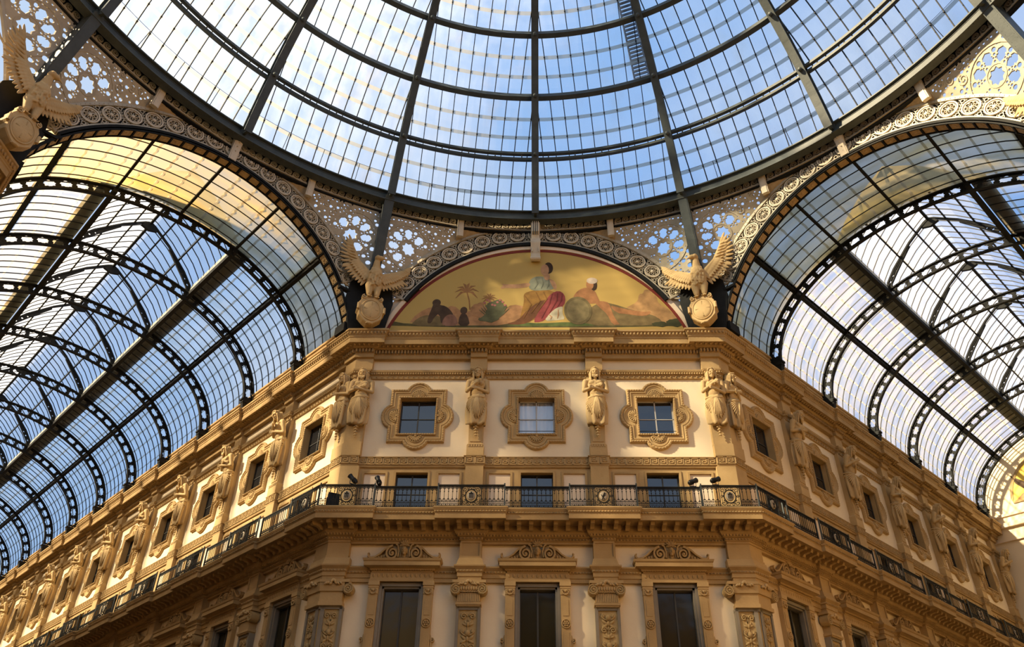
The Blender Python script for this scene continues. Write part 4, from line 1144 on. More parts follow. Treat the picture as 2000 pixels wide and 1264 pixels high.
folds = (('p_ochre2', [[(-.5, 24.2), (-.2, 23.7), (-.55, 22.9)], [(0, 24.4), (.2, 23.9), (-.2, 23.2)], [(.35, 24.4), (.5, 24.0), (.1, 23.3)]]), ('p_crimson2', [[(.75, 24.3), (.6, 23.7), (.25, 22.9)], [(1.0, 24.35), (.95, 23.9), (.6, 23.2)], [(1.2, 24.3), (1.15, 23.9), (.95, 23.5)]]),
         ('p_sage2', [[(.0, 25.2), (.1, 24.9), (-.05, 24.6)], [(.3, 25.25), (.35, 24.9), (.25, 24.6)], [(.6, 25.1), (.6, 24.8), (.5, 24.6)]]), ('p_haze', [[(.6, 23.1), (.7, 23.0), (.65, 22.85)], [(1.0, 23.4), (1.0, 23.1), (.95, 22.9)]]))
for m_, ls in folds:
    for l_ in ls: ob('painted_fold', MB().ribbon(l_, [.03, .06, .02], -.03, -.0188).me('fold', M[m_]), t)
# pale plaster wall between the painting and the iron arch
tag(ob('wall_lunette', plate([arc(0, 20.38, 7.35, asin((21.7 - 20.38) / 7.35), pi - asin((21.7 - 20.38) / 7.35), 60)], -.16, -.08).me('lunette_wall', M['panel'])), 'plaster wall that carries the painted lunette', 'wall', kind='structure')

# ================================================================== CAST IRON ARCHES of the octagon
ARCHES = {0: (6.95, 7.92, 20.38, 6.40), 1: (7.35, 8.25, 20.05, 6.50)}   # inner and outer lace radius, centre height, reach of the lace
def oct_thing(name, label, cat, az, group=None):
    return thing(name, label, cat, (0, -AP, 0), -RAD(az), group)
def Y(mb):                      # from wall-like coordinates (y=0 plane) to the octagon-side plane
    return MB().merge(mb, Matrix.Translation((0, AP, 0)))
def rosette():
    mb = MB(); n = 20
    mb.ribbon(circ(0, 0, .335, n), .055, .0, .075, True); mb.ribbon(circ(0, 0, .27, n), .022, .0, .05, True)
    mb.ell((0, -.05, 0), (.07, .04, .07), 10, 6)
    for i in range(8):
        a = 2 * pi * (i + .5) / 8; ca, sa = cos(a), sin(a)
        mb.ribbon([(.05 * ca, .05 * sa), (.17 * ca, .17 * sa)], .022, .0, .055)
        c1 = (.185 * ca, .185 * sa)
        mb.ribbon([(c1[0] + .075 * cos(a + q), c1[1] + .075 * sin(a + q)) for q in [RAD(-130 + 26 * j) for j in range(11)]], .022, .0, .06)
    return mb
def lace_fill():
    """small scrolls between two rosettes, centred at origin, tangential along x"""
    mb = MB()
    for s in (-1, 1):
        mb.ribbon(circ(0, s * .30, .075, 10), .03, .0, .05, True)
        mb.ribbon(spiral(-.10, s * .36, .07, .02, 0, s * 1.1, 10), .025, .0, .045); mb.ribbon(spiral(.10, s * .36, .07, .02, pi, -s * 1.1, 10), .025, .0, .045)
        mb.ribbon([(0, s * .22), (0, s * .04)], .03, .0, .045); mb.ribbon([(s * .10, 0), (s * .02, 0)], .03, .0, .045)
        mb.ribbon([(-.09, s * .17), (0, s * .10), (.09, s * .17)], .028, .0, .045)
        mb.ribbon([(s * .10, .12), (s * .05, 0), (s * .10, -.12)], .025, .0, .045)
        for q in (-1, 1): mb.ell((q * .13, -.03, s * .22), (.03, .03, .03), 6, 4)
    mb.ell((0, -.03, 0), (.04, .03, .04), 8, 5)
    return mb
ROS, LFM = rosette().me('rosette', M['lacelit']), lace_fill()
def plain_bracket():
    mb = MB(); prof = [(.02, 27.28), (.14, 27.28), (.22, 27.6), (.34, 28.0), (.52, 28.3), (.62, 28.42), (.62, 28.5), (.02, 28.5)]
    mb.loft([[(x, -d, z) for d, z in prof] for x in (-.17, .17)]); mb.loft([[(x, -d - .025, z) for d, z in prof] for x in (-.12, .12)])
    for i in range(4): mb.ell((0, -.19 - .06 * i - .03 * i, 27.5 + .2 * i), (.03, .05, .03), 6, 4)
    return mb
def make_arch_meshes(RI, RO, AZC, reach, arm):
    A = {}; RM_ = (RI + RO) / 2; AE = asin(reach / RM_); A['AE'], A['RM'], A['ZC'] = AE, RM_, AZC
    def band(r0, r1, d0, d1, a=AE, n=48): return MB().ribbon(arc(0, AZC, (r0 + r1) / 2, pi / 2 - a, pi / 2 + a, n), r1 - r0, d0, d1)
    A['back'] = Y(band(RI, RO, -.10, -.02)).me('backing', M['iron'])
    mb = band(RO - .06, RO + .06, -.1, .10); mb.merge(band(RI - .05, RI + .03, -.1, .10)); mb.merge(band(RO + .06, RO + .13, -.1, .06))
    for s in (-1, 1): mb.bar((s * RI * sin(AE), -.04, AZC + RI * cos(AE)), (s * RO * sin(AE), -.04, AZC + RO * cos(AE)), .1, .12, (0, 1, 0))
    for i in range(90):
        a = pi / 2 - AE + 2 * AE * i / 89; mb.ell((RO * cos(a), -.10, AZC + RO * sin(a)), (.03, .025, .03), 5, 3)
    A['rim'] = Y(mb).me('rim', M['lace'])
    mb = MB(); n = 18; da = 2 * AE / n
    for i in range(n):
        a = -AE + da * (i + .5); mb.merge(LFM, Matrix.Translation((RM_ * sin(a), 0, AZC + RM_ * cos(a))) @ Matrix.Rotation(a, 4, 'Y'))
    mb.merge(band(RI + .03, RI + .06, -.02, .035)); A['fill'] = Y(mb).me('lace', M['lace'], fix=False)
    A['dark'] = Y(band(RI - .22, RI - .05, -.3, .14)).me('dark_rim', M['iron'])
    if arm:
        bk, tl = tiles(RI - .22, AZC); A['tbk'] = Y(bk).me('tile_frame', M['iron']); A['tl'] = Y(tl).me('soffit_tiles', M['tile'])
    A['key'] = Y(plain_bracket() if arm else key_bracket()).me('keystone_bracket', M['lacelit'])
    return A
def tiles(r, AZC):
    bk, tl = MB(), MB(); n = 36; a1 = 1.27
    for i in range(n + 1):
        a = -a1 + 2 * a1 * i / n
        Rm = Matrix.Translation((r * sin(a), 0, AZC + r * cos(a))) @ Matrix.Rotation(a, 4, 'Y')
        bk.merge(MB().box(-.03, .03, -.12, .36, -.07, .0), Rm)
        if i < n:
            am = a + a1 / n; Rm = Matrix.Translation((r * sin(am), 0, AZC + r * cos(am))) @ Matrix.Rotation(am, 4, 'Y')
            w = r * 2 * a1 / n / 2
            bk.merge(MB().box(-w, w, -.14, .38, .0, .05), Rm)
            bk.merge(MB().box(-w, w, -.14, -.09, -.06, .0), Rm); bk.merge(MB().box(-w, w, .33, .38, -.06, .0), Rm)
            t1 = MB().box(-w + .06, w - .06, -.05, .29, -.03, .0)
            for q in (-1, 1):
                for p in (.03, .21): t1.ell((q * (w - .13), p, -.03), (.04, .05, .02), 6, 3)
            t1.ell((0, .12, -.03), (.07, .08, .025), 8, 3)
            tl.merge(t1, Rm)
    for s in (-1, 1):                                    # foot of the tiled reveal
        bk.box(min(s * 6.55, s * 7.5), max(s * 6.55, s * 7.5), -.12, .6, 21.72, 22.16); bk.box(min(s * 6.0, s * 7.2), max(s * 6.0, s * 7.2), -.2, .0, 23.72, 23.84)
    return bk, tl
def key_bracket():
    mb = MB(); mb.taper(-.19, .19, -.22, .22, -.34, .02, -.62, 27.25, 28.35)
    for i in range(4): mb.box(-.135 + .09 * i - .02, -.135 + .09 * i + .02, -.66, -.4, 27.5, 28.2)
    mb.box(-.25, .25, -.66, .02, 28.35, 28.45); mb.box(-.23, .23, -.40, .02, 27.15, 27.27)
    prof = [(.42, 27.15), (.46, 26.98), (.34, 26.75), (.22, 26.5), (.20, 26.35), (.30, 26.26), (.26, 26.12), (.12, 26.10), (-.02, 26.3), (-.02, 27.15)]
    mb.loft([[(x, -d, z) for d, z in prof] for x in (-.22, .22)])
    for s in (-1, 1): mb.tube([(s * .16, -.34 + .0 * i, 26.9 - .1 * i) for i in range(5)], .03, 6)
    mb.tube([(-.24, -.24, 26.2), (.24, -.24, 26.2)], .07, 10); mb.tube([(-.24, -.40, 27.05), (.24, -.40, 27.05)], .06, 10)
    return mb
ARS = {k: make_arch_meshes(*v, k) for k, v in ARCHES.items()}
for az, nm in ((0, 'over the painted lunette'), (-45, 'at the mouth of the left glass vault'), (45, 'at the mouth of the right glass vault')):
    t = oct_thing('iron_arch', 'cast iron arch with rosettes ' + nm, 'arch', az, 'lace arches under the dome')
    ARM = ARS[1 if az else 0]; AE, RM_, AZC_ = ARM['AE'], ARM['RM'], ARM['ZC']
    ob('backing', ARM['back'], t); ob('rim', ARM['rim'], t); ob('lace_pattern', ARM['fill'], t); ob('dark_rim', ARM['dark'], t)
    for i in range(19):
        a = -AE + 2 * AE * i / 18
        if i in (0, 18): a *= .985
        ob('rosette', ROS, t, (RM_ * sin(a), AP, AZC_ + RM_ * cos(a)), rot=(0, a, 0))
    if az: ob('tile_frame', ARM['tbk'], t); ob('soffit_tile', ARM['tl'], t)
    ob('keystone_bracket', ARM['key'], t)

# ================================================================== PIERCED SPANDRELS between arches and dome
RF = 18.25                      # radius of the scroll frieze under the dome ring
def dring(u): return AP - sqrt(RF * RF - u * u)
ZT = 27.98
def zarc(u): return 20.38 + sqrt(max(.01, 8.02 ** 2 - u * u))
def bend(u, z):
    b = min(zarc(u), ZT - .05); return dring(u) * max(0, min(1, (z - b) / (ZT - b))) - .03
def inreg(u, z, m=0.0):
    if z > 27.98 - m: return False
    if hypot(u, z - 20.38) < 8.02 + m: return False
    return 3.75 + m < u < TT * (AP - bend(u, z)) - .14 - m
def star(cx, cz, r1, r2, n, a0=0): return [(cx + (r1 if i % 2 == 0 else r2) * cos(a0 + pi * i / n), cz + (r1 if i % 2 == 0 else r2) * sin(a0 + pi * i / n)) for i in range(2 * n)]
def spandrel():
    out = []
    a_s, a_e = asin(3.75 / 8.02), asin(7.12 / 8.02)
    out += [(8.02 * sin(a_s + (a_e - a_s) * i / 16), 20.38 + 8.02 * cos(a_s + (a_e - a_s) * i / 16)) for i in range(17)]
    for i in range(1, 13):
        z = out[16][1] + (27.98 - out[16][1]) * i / 12; u = 7.1
        for _ in range(8): u = TT * (AP - bend(u, z)) - .14
        out.append((u, z))
    u1 = out[-1][0]
    out += [(u1 + (3.75 - u1) * i / 12, 27.98) for i in range(1, 13)]
    holes = []; cx, cz = 5.95, 26.62
    holes.append(star(cx, cz, .30, .225, 8, pi / 8))
    for i in range(8):
        a = 2 * pi * i / 8 + pi / 8 * 0; p = []
        for rr, ta in ((.40, 0), (.50, .13), (.66, .19), (.80, .15), (.88, 0), (.80, -.15), (.66, -.19), (.50, -.13)):
            p.append((cx + rr * cos(a) - ta * sin(a), cz + rr * sin(a) + ta * cos(a)))
        if all(inreg(*q, .02) for q in p): holes.append(p)
    circles = []
    for i in range(8):
        a = 2 * pi * (i + .5) / 8
        for rr, q, r in ((.45, 0, .045), (.56, .045, .035), (.56, -.045, .035), (.67, 0, .05), (.67, .10, .03), (.67, -.10, .03), (.82, 0, .085), (.97, .14, .045), (.97, -.14, .045)):
            circles.append((cx + rr * cos(a) - q * sin(a), cz + rr * sin(a) + q * cos(a), r))
    rnd = random.Random(11); ok = [c for c in circles if inreg(c[0], c[1], c[2] + .03)]
    for _ in range(2600):
        r = rnd.choice((.11, .09, .07, .05, .05, .04)); u, z = rnd.uniform(3.8, 7.5), rnd.uniform(23.8, 27.95)
        if z > 27.72 and u > 4.6: r = min(r, .05)
        if not inreg(u, z, r + .035): continue
        if hypot(u - cx, z - cz) < .93 + r: continue
        if any(hypot(u - c[0], z - c[1]) < r + c[2] + .03 for c in ok): continue
        ok.append((u, z, r))
    for u, z, r in ok: holes.append(circ(u, z, r, 10 if r > .06 else 7))
    return out, holes
SO, SHL = spandrel()
def bent(mb, s): return MB().add([(s * v[0], AP + v[1] - bend(abs(v[0]), v[2]), v[2]) for v in mb.v], mb.f)
sp_plate = plate([SO] + SHL, -.03, .03)
sp_edge = MB().ribbon(SO, .10, -.03, .07, True)
sp_scroll = MB()
for u, z, r in ((4.55, 27.62, .17), (4.95, 27.35, .20), (5.05, 27.75, .13), (4.2, 27.72, .13), (6.95, 25.2, .12), (7.0, 27.6, .12), (6.75, 27.7, .10), (5.45, 27.75, .12)):
    sp_scroll.ribbon(spiral(u, z, r, .03, u * 3, 1.6, 18), .035, .0, .06)
sp_scroll.ribbon(circ(5.95, 26.62, 1.0, 28), .05, .0, .06, True); sp_scroll.ribbon(circ(5.95, 26.62, .36, 20), .03, .0, .05, True)
SPM = {s: (bent(sp_plate, s).me('lattice', M['lace']), bent(sp_edge, s).me('edge', M['lace']), bent(sp_scroll, s).me('scrolls', M['lace'])) for s in (-1, 1)}
for az, s, lab in ((-90, 1, 'pierced star spandrel in the top left corner, beyond the upper left eagle'), (-45, -1, 'pierced star spandrel above the left vault arch, beside the upper left eagle'), (-45, 1, 'pierced star spandrel left of the strut above the left facade eagle'),
                   (0, -1, 'pierced star spandrel right of the strut above the left facade eagle'), (0, 1, 'pierced star spandrel left of the strut above the right facade eagle'), (45, -1, 'pierced star spandrel right of the strut above the right facade eagle'),
                   (45, 1, 'pierced star spandrel above the right vault arch near the top right corner')):
    t = oct_thing('lattice_spandrel', lab, 'spandrel', az, 'pierced spandrels under the dome')
    for n_, m_ in zip(('lattice', 'edge', 'scrolls'), SPM[s]): ob(n_, m_, t)

def infill():
    o = [(3.75 * i / 12, 20.38 + sqrt(8.0 ** 2 - (3.75 * i / 12) ** 2)) for i in range(-12, 13)] + [(3.75 - 7.5 * i / 12, 28.60) for i in range(13)]
    mb = MB()
    n = 24
    lo = [(-3.78 + 7.56 * i / n) for i in range(n + 1)]
    mb.loft([[(u, AP + .0, 20.38 + sqrt(8.0 ** 2 - u * u) - .08) for u in lo], [(u, AP - dring(u) - .02, 28.02) for u in lo]], False, False)
    return mb
INF = infill().me('infill', M['tile'])
for az, lab in ((0, 'brown infill plate between the lunette arch and the scroll frieze'), (-45, 'brown infill plate between the left vault arch and the scroll frieze'), (45, 'brown infill plate between the right vault arch and the scroll frieze')):
    t = oct_thing('infill_plate', lab, 'plate', az, 'infill plates over the arch crowns'); ob('plate', INF, t)

# ================================================================== EAGLES WITH SHIELDS
def eagle_body(sgn):
    """sgn=-1: the high wing on the viewer's left"""
    mb = MB()
    mb.ell((0, -.12, 1.12), (.34, .30, .62), 16, 12); mb.ell((0, -.20, 1.45), (.29, .26, .36), 14, 10)
    mb.cap((0, -.18, 1.6), (sgn * .02, -.30, 2.1), .22, .13, 12); mb.ell((sgn * .03, -.36, 2.22), (.13, .19, .14), 14, 10)
    mb.ell((-sgn * .10, -.42, 2.22), (.16, .13, .11), 12, 8); mb.cap((-sgn * .20, -.44, 2.22), (-sgn * .34, -.48, 2.12), .06, .02, 8)
    for s in (-1, 1):
        mb.cap((s * .19, -.14, .80), (s * .17, -.22, .28), .19, .12, 12); mb.cap((s * .17, -.22, .25), (s * .17, -.26, .05), .07, .06, 8)
        for q in (-.09, 0, .09): mb.cap((s * .17, -.28, .06), (s * .17 + q, -.46, .0), .04, .028, 7)
    mb.ell((0, .08, .35), (.22, .10, .45), 10, 6)
    rnd = random.Random(2)
    for i in range(70):                                    # breast feathers
        a = RAD(-150 + 120 * rnd.random()); z = .7 + 1.0 * rnd.random()
        k = sqrt(max(.05, 1 - ((z - 1.15) / .75) ** 2)); mb.ell((.33 * k * cos(a), -.14 + .31 * k * sin(a), z), (.055, .04, .075), 6, 4)
    def wing(s, high):
        sh = Vector((s * .26, -.06, 1.42)); wr = Vector((s * (.78 if high else .80), -.02, 2.02 if high else 1.78)); tip = Vector((s * (1.28 if high else 1.42), .06, 3.2 if high else 2.32))
        mb.cap(sh, wr, .16, .11, 10); mb.cap(wr, tip, .10, .04, 8)
        def feather(p, ang, L_, w, y):
            d = Vector((cos(ang), 0, sin(ang))); c = Vector(p) + d * L_ / 2; c.y += y
            mb.ellr(c, (L_ / 2, .035, w), Matrix(((d.x, 0, -d.z), (0, 1, 0), (d.z, 0, d.x))), 12, 6)
        base = atan2((tip - wr).z, abs((tip - wr).x))
        for i in range(9):                                # primaries fan from the hand downwards
            f = i / 8; p = wr.lerp(tip, .62 - .60 * f); ang = base - f * RAD(92 if high else 80)
            feather(p, ang if s > 0 else pi - ang, (tip - wr).length * (.72 - .08 * f), .075, .05 * f)
        for i in range(8):                                # secondaries
            f = i / 7; p = wr.lerp(sh, f); ang = RAD(-30 - 35 * f) if high else RAD(-28 - 42 * f)
            feather(p, ang if s > 0 else pi - ang, .86 - .12 * f, .085, .04)
        for r_, L_ in ((0, .50), (1, .30)):               # coverts
            for i in range(9):
                f = i / 8; p = wr.lerp(sh, f); ang = RAD(-15 - 45 * f); feather(p, ang if s > 0 else pi - ang, L_, .07, -.05 - .03 * r_)
            for i in range(6):
                f = i / 5; p = wr.lerp(tip, f * .75); ang = base - RAD(55); feather(p, ang if s > 0 else pi - ang, L_ * (1 - .3 * f), .06, -.04 - .03 * r_)
    wing(sgn, True); wing(-sgn, False)
    return mb
def shield_board():
    mb = MB(); out = [(-.12, -1.36), (.12, -1.36), (.30, -1.22), (.50, -1.02), (.52, -.78), (.60, -.70), (.58, -.52), (.52, -.46), (.54, -.30), (.46, -.16), (.44, -.02), (.20, .05), (0, .0), (-.20, .05), (-.44, -.02), (-.46, -.16), (-.54, -.30), (-.52, -.46), (-.58, -.52), (-.60, -.70), (-.52, -.78), (-.50, -1.02), (-.30, -1.22)]
    mb.loft([[(x * k, -.30 - d, -.66 + (z + .66) * k) for x, z in out] for k, d in ((1, -.35), (1, .0), (.96, .05), (.9, .05))])
    for s in (-1, 1):
        mb.tube([(s * .56, -.38, -.44), (s * .56, -.38, -.74)], .06, 8); mb.ribbon(spiral(s * .36, -.04, .11, .02, pi / 2, s * -1.3, 12), .04, .2, .40)
    mb.ell((0, -.34, -1.36), (.16, .1, .06), 8, 5)
    return mb
def shield_oval():
    mb = MB(); n = 28
    mb.loft([[(.40 * k * cos(2 * pi * i / n), -.34 - d, -.66 + .50 * k * sin(2 * pi * i / n)) for i in range(n)] for k, d in ((1, 0), (.97, .03), (.7, .07), (.3, .09))])
    mb.tube([(.42 * cos(2 * pi * i / n), -.36, -.66 + .52 * sin(2 * pi * i / n)) for i in range(n)], .035, 6, True)
    return mb
def shield_cross():
    mb = MB(); mb.box(-.018, .018, -.425, -.38, -1.05, -.27); mb.box(-.30, .30, -.425, -.38, -.68, -.645); return mb
EM = {s: remeshed(eagle_body(s), 'eagle', M['statue'], .022, 1) for s in (-1, 1)}
EB = (shield_board().me('shield_scrollwork', M['statue'], False), shield_oval().me('oval_shield', M['statue'], True), shield_cross().me('cross', M['relief']))
def corner_plate():
    mb = MB(); mb.prism([(-1.05, 23.6), (-.95, 24.3), (-.25, 25.2), (.25, 25.2), (.95, 24.3), (1.05, 23.6), (.75, 21.74), (-.75, 21.74)], -.5, .0); return mb
CPM = corner_plate().me('corner_plate', M['iron'])
for az, s, lab in ((-22.5, -1, 'stone eagle with spread wings on crossed oval shield, left end of the lunette'), (22.5, 1, 'stone eagle with spread wings on crossed oval shield, right end of the lunette'),
                   (-67.5, -1, 'stone eagle with spread wings in the upper left corner beside the left vault'), (67.5, 1, 'stone eagle whose wing tip shows at the upper right edge')):
    a = RAD(az); R_ = 18.85
    t = thing('eagle_statue', lab, 'statue', (R_ * sin(a), R_ * cos(a) - AP, 23.1), -a, 'eagles with shields between the arches')
    ob('eagle', EM[s], t); b_ = ob('shield', EB[1], t); ob('scrollwork', EB[0], b_); ob('cross', EB[2], b_)
    ob('corner_plate', CPM, t, (0, .42, -23.1))

# ================================================================== GLASS DOME
RS, ZC = 18.86, 22.0
LAT = [20.17, 29.05, 37.95, 46.9, 55.9, 65.0]
D = thing('glass_dome', 'great iron and glass dome over the crossing', 'dome', (0, -AP, 0))
def sph(az, lat, r): return (r * cos(RAD(lat)) * sin(az), r * cos(RAD(lat)) * cos(az), ZC + r * sin(RAD(lat)))
HB = pi / 16                                   # half a bay
BAYS = [(-101.25 + 22.5 * i) for i in range(10)]
def ring_sweep(prof, a0, a1, n):
    return MB().loft([[(r * sin(a), r * cos(a), z) for r, z in prof] for a in [a0 + (a1 - a0) * i / n for i in range(n + 1)]], True, True)
A0, A1 = RAD(-112.5), RAD(112.5)
girder = ring_sweep([(17.55, 28.14), (17.95, 28.14), (17.95, 28.20), (17.82, 28.22), (17.82, 28.62), (17.95, 28.64), (17.95, 28.70), (17.55, 28.70), (17.55, 28.64), (17.68, 28.62), (17.68, 28.22), (17.55, 28.20)], A0, A1, 160)
ob('ring_girder', girder.me('ring_girder', M['girder']), D)
mb = MB()
for i in range(320):
    a = A0 + (A1 - A0) * i / 320
    for z in (28.27, 28.57): mb.ell((17.67 * sin(a), 17.67 * cos(a), z), (.022, .022, .022), 5, 3)
    mb.ell((17.62 * sin(a), 17.62 * cos(a), 28.13), (.02, .02, .02), 5, 3)
mb.merge(ring_sweep([(17.66, 28.57 - .012), (17.675, 28.57 - .012), (17.675, 28.57 + .012), (17.66, 28.57 + .012)], A0, A1, 160)); ob('rivet', mb.me('rivets', M['girder'], fix=False), D)
ob('drum_cornice', ring_sweep([(18.05, 28.60), (18.75, 28.62), (18.75, 28.98), (18.6, 29.0), (18.55, 28.72), (18.05, 28.70)], A0, A1, 160).me('drum_cornice', M['iron']), D)
ob('frieze_backing', ring_sweep([(18.32, 27.98), (18.42, 27.98), (18.42, 28.64), (18.32, 28.64)], A0, A1, 160).me('frieze_backing', M['iron']), D)
ob('frieze_ledge', ring_sweep([(18.22, 27.90), (18.42, 27.90), (18.42, 27.98), (18.22, 27.98)], A0, A1, 160).me('frieze_ledge', M['iron']), D)
def wave():
    """running scroll band for one half bay, pale metal"""
    L_ = 18.28 * HB * 2 / 2 - .40; mb = MB(); n = 9; w = L_ / n
    for i in range(n):
        c = -L_ / 2 + (i + .5) * w
        mb.ribbon(spiral(c + .01, 28.28, .155, .03, RAD(215), -1.75, 22), [.055 - .02 * j / 22 for j in range(23)], -.03, .05)
        mb.prism([(c - w / 2, 28.02), (c + w / 2, 28.02), (c + w / 2, 28.12), (c + w * .30, 28.15), (c, 28.10), (c - w * .3, 28.18), (c - w / 2, 28.22)], -.03, .035)
    mb.box(-L_ / 2, L_ / 2, -.06, .03, 27.99, 28.04)
    return MB().add([((18.28 + v[1]) * sin(v[0] / 18.28), (18.28 + v[1]) * cos(v[0] / 18.28), v[2]) for v in mb.v], mb.f)
WM = wave().me('scroll_frieze', M['lace'])
for i in range(18): ob('scroll_frieze', WM, D, None, -RAD(-95.625 + 11.25 * i))
def small_bracket():
    mb = MB(); prof = [(17.80, 28.95), (18.0, 29.0), (18.30, 28.3), (18.42, 27.45), (18.25, 27.42), (18.12, 27.9), (18.0, 28.45)]
    mb.loft([[(x, r, z) for r, z in prof] for x in (-.15, .15)]); mb.loft([[(x, r - .03, z - .01) for r, z in prof] for x in (-.10, .10)])
    for q in range(6): mb.ell((.11, 17.98 + .05 * q, 28.4 - .15 * q), (.02, .02, .02), 5, 3)
    return mb
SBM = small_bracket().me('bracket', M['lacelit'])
for i in (-8, -7, -5, -3, -1, 1, 3, 5, 7, 8): ob('bracket', SBM, D, None, -RAD(11.25 * i))
# ribs and struts
def rib():
    mb = MB(); lats = [LAT[0] - .3 + (LAT[5] + 6 - LAT[0]) * i / 30 for i in range(31)]
    def sec(w, r0, r1):
        return [[((sx * w), r * cos(RAD(l)), ZC + r * sin(RAD(l))) for sx, r in ((-1, r0), (1, r0), (1, r1), (-1, r1))] for l in lats]
    mb.loft(sec(.17, RS - .55, RS - .49)); mb.loft(sec(.06, RS - .5, RS)); mb.loft(sec(.15, RS - .04, RS + .03))
    return mb
def strut():
    mb = MB(); p, q = Vector((0, 17.62, 28.45)), Vector((0, 19.15, 24.6))
    mb.bar(p, q, .34, .30, (0, 1, 0)); mb.bar(p + Vector((-.19, .12, 0)), q + Vector((-.19, .12, 0)), .05, .5, (0, 1, 0)); mb.bar(p + Vector((.19, .12, 0)), q + Vector((.19, .12, 0)), .05, .5, (0, 1, 0))
    mb.bar(Vector((0, 17.70, 28.5)), Vector((0, 18.55, 28.5)), .45, .45)
    for i in range(22):
        c = p.lerp(q, i / 21)
        for s in (-1, 1): mb.ell((s * .12, c.y - .15, c.z), (.018, .02, .018), 5, 3)
    return mb
RB, ST = rib().me('rib', M['girder']), strut().me('strut', M['girder'])
for i in range(11): ob('rib', RB, D, None, -RAD(-112.5 + 22.5 * i))
for a in (-67.5, -22.5, 22.5, 67.5): ob('strut', ST, D, None, -RAD(a))
def ring_beam(i):
    l = LAT[i]; mb = MB()
    if i == 1:
        for dl in (-.42, .42):
            r = RS - .12; mb.merge(ring_sweep([(r * cos(RAD(l + dl)) + x, ZC + r * sin(RAD(l + dl)) + z) for x, z in ((-.10, -.07), (.06, -.07), (.06, .07), (-.10, .07))], A0, A1, 140))
        for j in range(50):
            a = A0 + (A1 - A0) * (j + .5) / 50; p, q = Vector(sph(a, l - .5, RS - .12)), Vector(sph(a, l + .5, RS - .12)); mb.bar(p, q, .05, .12, (sin(a), cos(a), 0))
    else:
        r = RS - .15; mb.merge(ring_sweep([(r * cos(RAD(l)) + x, ZC + r * sin(RAD(l)) + z) for x, z in ((-.18, -.14), (.08, -.16), (.14, .12), (-.12, .14))], A0, A1, 140))
    return mb
for i in range(1, 6): ob('ring_beam', ring_beam(i).me('ring_beam', M['girder']), D)
BOS = MB().ell((0, 0, 0), (.10, .10, .10), 10, 6).me('rib_boss', M['girder'], True)
for k in range(1, 10):
    for i in (1, 2, 3): ob('rib_boss', BOS, D, sph(RAD(-112.5 + 22.5 * k), LAT[i], RS - .62))
# thin safety wire with its posts above the ring girder
mb = MB(); wr = [(17.1 * sin(a), 17.1 * cos(a), 29.35) for a in [A0 + (A1 - A0) * i / 140 for i in range(141)]]; mb.tube(wr, .011, 4)
for k in range(41):
    a = A0 + (A1 - A0) * k / 40; mb.tube([(17.1 * sin(a), 17.1 * cos(a), 29.35), (17.6 * sin(a), 17.6 * cos(a), 28.68)], .014, 4)
ob('safety_wire', mb.me('safety_wire', M['bars']), D)
PSP = .63
def on_sphere(x, lat, r):
    """point of the bay's frame with lateral offset x at latitude lat"""
    h = r * cos(RAD(lat)); return (x, sqrt(max(h * h - x * x, 0)), ZC + r * sin(RAD(lat)))
def dome_row(i):
    l0, l1 = LAT[i] + (.9 if i == 0 else .35), LAT[i + 1] - .35
    gl, br, lp = MB(), MB(), MB(); na, nl = 10, 6
    gl.loft([[sph(-HB + 2 * HB * j / na, l0 - .4 + (l1 - l0 + .8) * k / nl, RS + .10) for j in range(na + 1)] for k in range(nl + 1)], False, False)
    x = PSP / 2 - PSP * 8
    while x < 6:
        seg = []
        for k in range(13):
            l = l0 - .3 + (l1 - l0 + .6) * k / 12; p = on_sphere(x, l, RS + .04)
            if abs(x) / p[1] < math.tan(HB): seg.append(p)
        if len(seg) > 1:
            br.bars(seg, .036, .08, [(0, p[1], p[2] - ZC) for p in seg])
        x += PSP
    for f in ((1 / 3, 2 / 3) if i else (.30, .66)):
        l = l0 + (l1 - l0) * f
        lp.loft([[sph(-HB + 2 * HB * j / 20, l - .27, RS + .06) for j in range(21)], [sph(-HB + 2 * HB * j / 20, l + .27, RS + .06) for j in range(21)]], False, False)
        for j in range(-8, 9):
            xx = PSP / 2 + PSP * j; p = on_sphere(xx, l, RS + .0)
            if abs(xx) / p[1] < math.tan(HB): br.ell(p, (.045, .045, .045), 6, 4)
    return gl.me('glass_panel', M['dome'], False, False), br.me('glazing_muntin', M['bars'], fix=False), lp.me('lap_tile', M['lap'], False, False)
for i in range(5):
    g, b, l = dome_row(i)
    for az in BAYS:
        o = ob('glass_panel', g, D, None, -RAD(az)); ob('glazing_muntin', b, o); ob('lap_tile', l, o)
# roof ladder seen through the glass
mb = MB()
for s in (-.30, .30): mb.tube([sph(RAD(20.0) + s / 13.0, LAT[2] + .6 + 17 * i / 12, RS + .45) for i in range(13)], .05, 5)
for i in range(32):
    l = LAT[2] + 1 + 17 * i / 32; mb.bar(sph(RAD(20.0) - .30 / 13, l, RS + .45), sph(RAD(20.0) + .30 / 13, l, RS + .45), .09)
t = thing('roof_ladder', 'iron service ladder lying on the outside of the dome glass', 'ladder', (0, -AP, 0)); ob('ladder_frame', mb.me('ladder', M['bars']), t)

